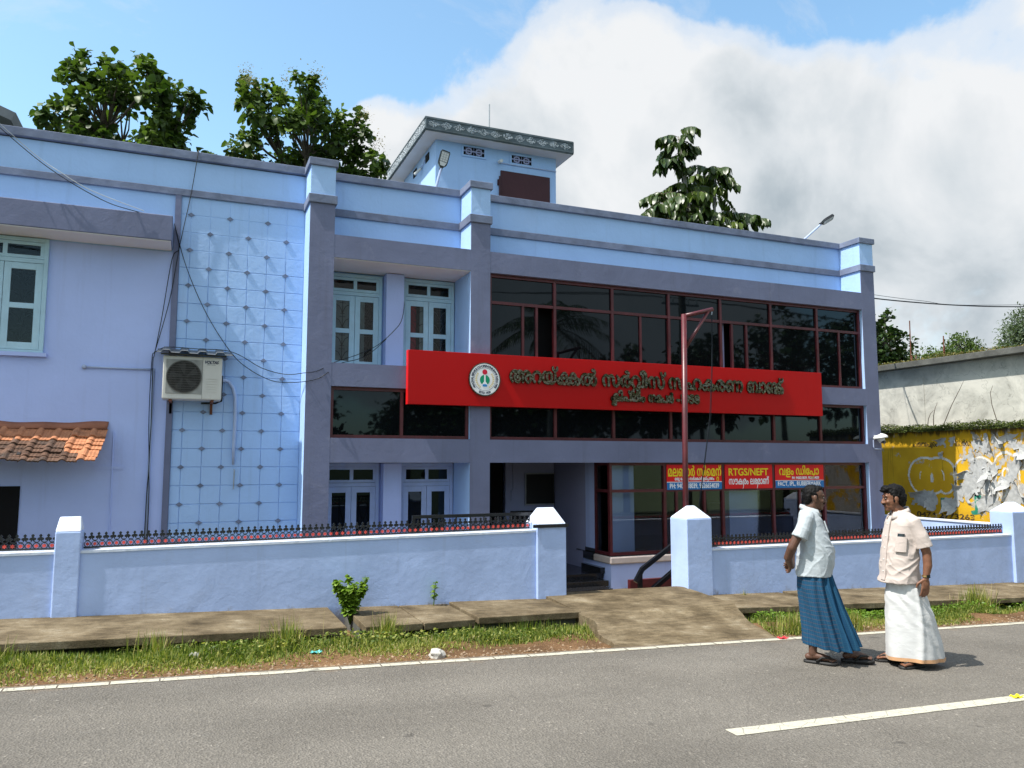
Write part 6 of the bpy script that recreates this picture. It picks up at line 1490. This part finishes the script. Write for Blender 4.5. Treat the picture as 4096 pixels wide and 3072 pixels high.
def foot(mb, ankle, toe_dir, z0):
    a = Vector(ankle); d = Vector((toe_dir[0], toe_dir[1], 0)).normalized(); s = Vector((-d.y, d.x, 0))
    f = lambda x, y, z: Vector((a.x, a.y, 0))+d*x+s*y+Vector((0, 0, z0+z))
    cap(mb, [f(-.045, 0, .030), f(.02, 0, .042), f(.09, 0, .034), f(.145, 0, .022)], [.030, .036, .034, .022]); ell(mb, f(.12, .012, .020), (.05, .036, .018), Matrix.Rotation(math.atan2(d.y, d.x), 3, 'Z').to_quaternion())
    for i, (y, l) in enumerate(((.032, .045), (.012, .044), (-.004, .038), (-.019, .032), (-.033, .025))): cap(mb, [f(.15, y, .018), f(.15+l, y*1.08, .012)], [.0125 if i == 0 else .0095, .011 if i == 0 else .008], 8)
def sandal(parent, ankle, toe_dir, z0, strap=True):
    a = Vector(ankle); d = Vector((toe_dir[0], toe_dir[1], 0)).normalized(); s = Vector((-d.y, d.x, 0)); f = lambda x, y, z: Vector((a.x, a.y, 0))+d*x+s*y+Vector((0, 0, z0+z))
    out = [(-.085, -.020), (-.06, -.036), (0, -.037), (.08, -.043), (.15, -.050), (.195, -.040), (.215, -.005), (.205, .030), (.17, .046), (.10, .044), (.03, .036), (-.05, .036), (-.085, .020)]
    mb = MB().prism(out[::-1], lambda u, w, dd: f(u, w, dd), -.028, -.001)
    if strap:
        for sg in (-1, 1): mb.tube([f(.175, .012, .014), f(.14, sg*.025, .040), f(.085, sg*.040, .040), f(.03, sg*.044, -.002)], [.008, .010, .012, .010], 6)
    childmesh(mb, 'sandal', 'rubber', parent)
def skirt(parent, name, mat, rings, fold, n=120, thick=.004):
    """wrapped cloth: rings (z, cx, cy, rx, ry); fold(ang, t) radial ripple"""
    mb = MB(); K = len(rings); sub = 9; R_ = []
    for i in range((K-1)*sub+1):
        k = min(i//sub, K-2); t = i/sub-k; a, b = rings[k], rings[k+1]; t2 = t*t*(3-2*t); R_.append([a[j]+(b[j]-a[j])*t2 for j in range(5)])
    H = len(R_)
    for i, (z, cx, cy, rx, ry) in enumerate(R_):
        T_ = 1-i/(H-1)                      # 1 at the hem
        for j in range(n):
            a = 2*math.pi*j/n; f_, dz = fold(a, T_, z); mb.v.append((cx+(rx+f_)*math.cos(a), cy+(ry+f_)*math.sin(a), z+dz))
    for i in range(H-1):
        for j in range(n): mb.f.append((i*n+j, i*n+(j+1) % n, (i+1)*n+(j+1) % n, (i+1)*n+j))
    o = childmesh(mb, name, mat, parent); uvl = o.data.uv_layers.new(name='cloth')
    for p in o.data.polygons:
        i, j = p.index//n, p.index % n
        for li, (u, v) in zip(p.loop_indices, ((j, i), (j+1, i), (j+1, i+1), (j, i+1))): uvl.data[li].uv = (u/n, R_[v][0])
    s = o.modifiers.new('thickness', 'SOLIDIFY'); s.thickness = thick; s.offset = -1; return o, R_
def hair_piece(parent, P, rot, blobs, vox=.006, seed=1):
    mb = MB()
    for p, r in blobs: ell(mb, P(*p), r, rot)
    melded(mb, 'hair', 'hair', parent, vox, 2, lambda c: .006*mnoise.noise(c*38+Vector((seed, 0, 0)))+.004*mnoise.noise(c*85))
def man(name, loc, head_dir, label):
    e = empty(name, loc, label, 'person'); e.rotation_euler.z = math.atan2(head_dir[1], head_dir[0]); return e
G0 = .03   # sole thickness
# --- first man: white polo, blue checked lungi, hands behind the back, facing right
zA = road_z(5.62)
A1 = man('person', (5.60, 5.93, zA), (.70, -.714), 'man in a white polo shirt and blue checked lungi, hands behind his back')
mb = MB()
for y, fx, hx in ((-.085, .005, -.01), (.10, .33, .10)):
    cap(mb, [(hx*.3, y, .88), (hx+.03 if fx < .1 else .13, y*1.05, .50), (fx-.02, y, .13), (fx-.02, y, .09)], [.080, .058, .038, .040])
fA = [((-.015, -.085), (1., -.10)), ((.31, .10), (1., .22))]
for (p, d) in fA: foot(mb, (p[0], p[1], 0), d, G0)
ell(mb, (0, 0, .93), (.125, .165, .14)); ell(mb, (.03, 0, 1.08), (.135, .165, .16)); ell(mb, (.005, 0, 1.27), (.115, .175, .16)); ell(mb, (-.01, 0, 1.365), (.065, .135, .05))
cap(mb, [(-.015, 0, 1.36), (.02, 0, 1.47)], [.062, .056])
Ph, rot = head(mb, (.045, .01, 1.548), R(12), R(4))
for s in (-1, 1):
    el = (-.16, s*.238, 1.085); wr_ = (-.185, s*.085, .895 if s < 0 else .87)
    cap(mb, [(-.02, s*.16, 1.36), (-.085, s*.212, 1.24), el], [.048, .048, .043]); cap(mb, [el, (-.20, s*.19, .985), wr_], [.043, .042, .028])
hand(mb, (-.185, -.085, .893), (-.12, .75, -.35), (-1, 0, .2), 1, .7); hand(mb, (-.19, .085, .868), (-.15, -.9, .15), (-1, 0, .3), -1, .8)
melded(mb, 'body', 'skin_dark', A1, .0055, 3)
for (p, d) in fA: sandal(A1, (p[0], p[1], 0), d, G0)
hair_piece(A1, Ph, rot, [((-.022, 0, .050), (.090, .077, .074)), ((-.052, 0, .008), (.060, .075, .072)), ((-.062, 0, -.040), (.038, .062, .040)), ((.032, .0, .093), (.045, .056, .025)), ((-.012, .068, .032), (.030, .012, .030)), ((-.012, -.068, .032), (.030, .012, .030)), ((.014, -.069, .008), (.008, .008, .025)), ((.014, .069, .008), (.008, .008, .025))], seed=3)
mb = MB(); ell(mb, Ph(.091, 0, -.0505), (.012, .033, .0075), rot); melded(mb, 'moustache', 'hair', A1, .004, 1)
mb = MB()
for s in (-1, 1): ell(mb, Ph(.082, s*.030, .006), (.009, .013, .005), rot)
childmesh(mb, 'eyes', 'eye_white', A1)
mb = MB()
for s in (-1, 1): ell(mb, Ph(.0885, s*.031, .006), (.004, .007, .006), rot); cap(mb, [Ph(.088, s*.014, .027), Ph(.086, s*.032, .033), Ph(.078, s*.048, .026)], [.004, .0045, .003], 6)
childmesh(mb, 'eyebrows', 'hair', A1)
mb = MB(); ell(mb, Ph(.090, 0, -.071), (.008, .020, .0045), rot); childmesh(mb, 'lips', 'lip', A1)
# polo
mb = MB(); n = 40
def sring(z, cx, rx, ry, p=2.3):
    q = []
    for j in range(n):
        a = 2*math.pi*j/n; c, s = math.cos(a), math.sin(a); q.append((cx+rx*math.copysign(abs(c)**(2/p), c), ry*math.copysign(abs(s)**(2/p), s), z))
    return q
RA = [(.81, .014, .166, .196), (.88, .024, .170, .197), (.97, .040, .172, .194), (1.06, .040, .168, .190), (1.15, .026, .152, .185), (1.25, .010, .135, .182), (1.34, 0, .118, .172), (1.395, -.010, .098, .150), (1.43, -.012, .076, .110), (1.455, -.010, .062, .075)]
mb.loft([sring(*q) for q in RA])
for s in (-1, 1): mb.tube([(-.008, s*.10, 1.39), (-.022, s*.163, 1.355), (-.068, s*.215, 1.235), (-.092, s*.230, 1.175)], [.060, .073, .074, .076], 14)
def folds(c, k=1.):
    q = Vector((c.x*5+c.z*4, c.y*5+c.z*2.5, c.z*4.2)); w_ = mnoise.noise(q*.6+Vector((7, 3, 1)))
    r1 = (1-abs(mnoise.noise(q+Vector((w_, w_, 0)))))**5; q2 = Vector((c.x*9-c.z*7, c.y*9+c.z*5, c.z*8)); r2 = (1-abs(mnoise.noise(q2+Vector((4, w_*1.5, 2)))))**6
    low = max(0, min(1, (1.30-c.z)/.25))*.7+.3
    return k*(.011*r1*low+.0055*r2*low+.006*mnoise.noise(q*.8)-.006)
def ring_at(rings, z):
    for a_, b_ in zip(rings[:-1], rings[1:]):
        if a_[0] <= z <= b_[0]: t = (z-a_[0])/(b_[0]-a_[0]); return [a_[i]+(b_[i]-a_[i])*t for i in range(4)]
    return rings[-1] if z > rings[-1][0] else rings[0]
def shirt_pt(rings, a, z, off):
    _, cx, rx, ry = ring_at(rings, z)[:4]; c, s_ = math.cos(a), math.sin(a); q = 2/2.3
    v = Vector((cx+rx*math.copysign(abs(c)**q, c), ry*math.copysign(abs(s_)**q, s_), z)); nn = Vector((c/rx, s_/ry, 0)).normalized(); return v+nn*off
def patch(rings, a0, a1, z0, z1, o0, o1, n=8, m=6, name='patch', mat='beige_cloth', parent=None):
    mb = MB()
    for off in (o0, o1):
        for j in range(m+1): mb.v += [tuple(shirt_pt(rings, a0+(a1-a0)*i/n, z0+(z1-z0)*j/m, off)) for i in range(n+1)]
    k = n+1; N_ = k*(m+1)
    for j in range(m):
        for i in range(n): q = N_+j*k+i; mb.f.append((q, q+1, q+k+1, q+k))
    for i in range(n): mb.f += [(i, i+1, N_+i+1, N_+i), (m*k+i+1, m*k+i, N_+m*k+i, N_+m*k+i+1)]
    for j in range(m): mb.f += [(j*k+k, j*k, N_+j*k, N_+j*k+k), (j*k+n, j*k+k+n, N_+j*k+k+n, N_+j*k+n)]
    me = mb.mesh(name, mat); bm = bmesh.new(); bm.from_mesh(me); bmesh.ops.recalc_face_normals(bm, faces=bm.faces); bm.to_mesh(me); bm.free()
    o = bpy.data.objects.new(name, me); COL.objects.link(o)
    if parent is not None: o.parent = parent
    return o
sh = melded(mb, 'shirt', 'polo_cloth', A1, .007, 3, folds)
def collar(parent, mat, z, cx, r, tilt, h, open_=.5, flare=.022):
    mb = MB(); m = 26
    for i in range(m+1):
        a = open_+(2*math.pi-2*open_)*i/m; c, s = math.cos(a), math.sin(a); front_ = (1+c)/2
        zc = z-tilt*front_
        for (dr, dz) in ((-.004, -.01), (0, h*.8), (.006, h*.95), (flare*(.35+.65*front_), h*.25-.03*front_)): mb.v.append((cx+(r+dr)*c*1.05, (r+dr)*s, zc+dz))
    for i in range(m):
        for k in range(3): mb.f.append((i*4+k, i*4+4+k, i*4+5+k, i*4+k+1))
    o = childmesh(mb, 'collar', mat, parent); q = o.modifiers.new('thickness', 'SOLIDIFY'); q.thickness = .006
collar(A1, 'polo_cloth', 1.435, -.002, .072, .05, .045, .38, .036)
patch(RA, R(-8), R(8), 1.385, 1.425, .0, .0135, 6, 6, 'neck_opening', 'skin_dark', A1)
patch(RA, R(-6), R(6), 1.22, 1.325, .0, .0125, 4, 6, 'placket', 'polo_cloth', A1)
# lungi: loosely wrapped, a bunch of pleats down the front, front corner flying towards the leading foot
def foldA(a, t, z):
    fr = max(0, math.cos(a+.65))**1.5; side_ = max(0, math.cos(a+1.2))
    r = (.008+.034*t)*fr*math.sin(a*14+1.5*math.sin(z*4))+(.004+.008*t)*math.sin(a*7+z*5)*(1-fr)+.004*math.sin(a*23+z*9)*t
    return r, (-.020*t*t*fr*fr*(1 if t > .96 else .4) if t > .8 else 0)+.012*t*t*math.sin(a*2+1)
skirt(A1, 'lungi', 'check_cloth', [(.165, .135, .02, .252, .205), (.30, .112, .015, .228, .200), (.50, .072, .01, .195, .196), (.70, .035, 0, .170, .188), (.84, .02, 0, .150, .180), (.90, .015, 0, .140, .170)], foldA)
# --- second man: beige shirt, white mundu, facing left
zB = road_z(6.36)
B1 = man('person', (6.375, 5.57, zB), (-.965, .262), 'man with a moustache in a beige shirt and long white mundu')
mb = MB()
for y, fx in ((-.09, .03), (.09, -.03)): cap(mb, [(0, y, .88), (.01, y, .50), (fx-.03, y, .13), (fx-.03, y, .09)], [.080, .058, .038, .040])
fB = [((.02, -.10), (1., -.3)), ((-.04, .10), (1., .25))]
for (p, d) in fB: foot(mb, (p[0], p[1], 0), d, G0)
ell(mb, (0, 0, .93), (.120, .165, .14)); ell(mb, (.02, 0, 1.08), (.120, .160, .16)); ell(mb, (.0, 0, 1.27), (.110, .175, .16)); ell(mb, (-.01, 0, 1.365), (.065, .135, .05))
cap(mb, [(-.015, 0, 1.36), (.022, 0, 1.475)], [.060, .055])
Ph, rot = head(mb, (.05, -.01, 1.565), R(-14), R(4))
for s in (-1, 1):
    el = (-.112, s*.216, 1.07); w_ = (-.085, s*.222, .83)
    cap(mb, [(-.025, s*.155, 1.355), (-.070, s*.198, 1.22), el], [.048, .047, .041]); cap(mb, [el, (-.110, s*.224, .955), w_], [.041, .040, .027])
    hand(mb, (w_[0], w_[1], w_[2]+.005), (.10, 0, -1), (0, -s, 0), -s, .45, 1.1)
melded(mb, 'body', 'skin_brown', B1, .0055, 3)
for (p, d) in fB: sandal(B1, (p[0], p[1], 0), d, G0)
hair_piece(B1, Ph, rot, [((-.018, 0, .058), (.098, .084, .084)), ((-.056, 0, .01), (.066, .082, .080)), ((-.064, 0, -.045), (.042, .066, .050)), ((.045, .0, .098), (.058, .062, .032)), ((.082, .0, .082), (.030, .050, .020)), ((-.008, .071, .028), (.034, .013, .034)), ((-.008, -.071, .028), (.034, .013, .034)), ((.018, -.070, -.005), (.009, .008, .030)), ((.018, .070, -.005), (.009, .008, .030))], seed=9)
mb = MB(); ell(mb, Ph(.093, 0, -.0505), (.013, .036, .009), rot); melded(mb, 'moustache', 'hair', B1, .004, 1)
mb = MB()
for s in (-1, 1): ell(mb, Ph(.082, s*.030, .006), (.009, .013, .005), rot)
childmesh(mb, 'eyes', 'eye_white', B1)
mb = MB()
for s in (-1, 1): ell(mb, Ph(.0885, s*.031, .006), (.004, .007, .006), rot); cap(mb, [Ph(.088, s*.014, .027), Ph(.086, s*.032, .033), Ph(.078, s*.048, .026)], [.0045, .005, .0035], 6)
childmesh(mb, 'eyebrows', 'hair', B1)
mb = MB(); ell(mb, Ph(.090, 0, -.071), (.008, .020, .0045), rot); childmesh(mb, 'lips', 'lip', B1)
mb = MB()
RB = [(.775, .040, .165, .196), (.84, .032, .156, .190), (.94, .028, .150, .186), (1.04, .022, .146, .184), (1.15, .012, .138, .182), (1.25, .004, .128, .180), (1.34, 0, .113, .170), (1.395, -.010, .095, .148), (1.43, -.012, .075, .108), (1.455, -.010, .062, .075)]
mb.loft([sring(*q) for q in RB])
for s in (-1, 1): mb.tube([(-.010, s*.10, 1.39), (-.030, s*.160, 1.35), (-.072, s*.200, 1.22), (-.098, s*.212, 1.118)], [.058, .070, .070, .073], 14)
melded(mb, 'shirt', 'beige_cloth', B1, .007, 3, lambda c: folds(c+Vector((3, 1, 0)), 1.15))
collar(B1, 'beige_cloth', 1.44, -.002, .071, .055, .048, .28, .042)
patch(RB, R(36), R(72), 1.075, 1.215, .0, .0145, 8, 6, 'pocket', 'beige_cloth', B1)
patch(RB, R(-7), R(7), .80, 1.40, .0, .0115, 4, 24, 'placket', 'beige_cloth', B1)
for z_ in (.88, .99, 1.10, 1.21, 1.32):
    bt = MB(); ell(bt, shirt_pt(RB, 0, z_, .013), (.005, .006, .006), n=8, m=6); childmesh(bt, 'button', 'white', B1)
o = patch(RB, R(41), R(65), 1.16, 1.243, .003, .0125, 6, 4, 'mobile_phone', 'phone')
Mw = Matrix.Translation(B1.location) @ Matrix.Rotation(B1.rotation_euler.z, 4, 'Z'); o.matrix_world = Mw; tag(o, 'black mobile phone sticking out of the beige shirt pocket', 'phone')
wt_ = MB(); 
for i in range(14):
    a0, a1 = 2*math.pi*i/14, 2*math.pi*(i+1)/14
    wt_.prism([(r*math.cos(a), r*math.sin(a)) for r, a in ((.031, a0), (.036, a0), (.036, a1), (.031, a1))], lambda u, w, d: (-.088+u, .222+w, .858+d), -.008, .008)
o = childmesh(wt_, 'wrist_watch', 'gold', None, False); o.parent = None; o.matrix_world = Mw; 
dial = MB().box(-.104, -.072, .256, .263, .845, .871); d_ = childmesh(dial, 'dial', 'phone', o, False)
tag(o, 'gold wrist watch on the wrist of the man in beige', 'watch')
def foldB(a, t, z):
    back = max(0, -math.cos(a)); fr = max(0, math.cos(a-.9))
    r = (.003+.010*t)*math.sin(a*5+2*z)+(.002+.009*t)*math.sin(a*11+4*math.sin(z*3))*back+.006*math.sin(z*34+a*5+2.5*math.sin(a*3+z*6))*math.exp(-((z-.62)/.30)**2)*.8+.003*math.sin(z*70+a*9)*(1-t)
    r += .022*math.exp(-((math.sin((a-1.25-z*.55)/2))/.055)**2)*(.4+.6*t)
    return r, .020*t*math.sin(a+.6)
mu, RR = skirt(B1, 'mundu', 'mundu_cloth', [(.055, -.075, .01, .265, .215), (.20, -.065, .01, .250, .212), (.40, -.045, .005, .220, .206), (.60, -.022, 0, .185, .192), (.74, -.002, 0, .148, .172), (.88, .010, 0, .118, .150)], foldB)
# orange border along the hem
z, cx, cy, rx, ry = RR[0]; mb = MB(); n_ = 120
for (zz, rr_) in ((.052, .2), (.085, .2)):
    for j in range(n_):
        a = 2*math.pi*j/n_; f_, dz = foldB(a, 1-(zz-.055)/.83, zz); mb.v.append((cx+(rx+f_+.003)*math.cos(a), cy+(ry+f_+.003)*math.sin(a), zz+dz))
for j in range(n_): mb.f.append((j, (j+1) % n_, n_+(j+1) % n_, n_+j))
childmesh(mb, 'hem_border', 'border_cloth', B1)
# ------------------------------------------------------------------ repeats share a group
GROUPS = {'cable': 'cables on and around the bank', 'teak_tree': 'teak trees behind the bank', 'grass_tuft': 'grass tufts on the verge', 'security_camera': 'security cameras on the bank', 'flood_lamp': 'flood lamps on the roof',
          'window_sign': 'small signs in the shop window', 'roadside_tree': 'trees across the road', 'utility_pole': 'utility poles across the road', 'railing': 'iron railings on the boundary walls', 'boundary_wall': 'boundary walls of the bank',
          'person': 'men talking on the road', 'bush': 'bushes above the grey coping', 'weed': 'weeds at the foot of the left wall', 'rock': 'stones on the verge', 'litter': 'wrappers on the road side'}
for o in bpy.data.objects:
    if o.parent is None and o.get('label') and o.name.split('.')[0] in GROUPS: o['group'] = GROUPS[o.name.split('.')[0]]
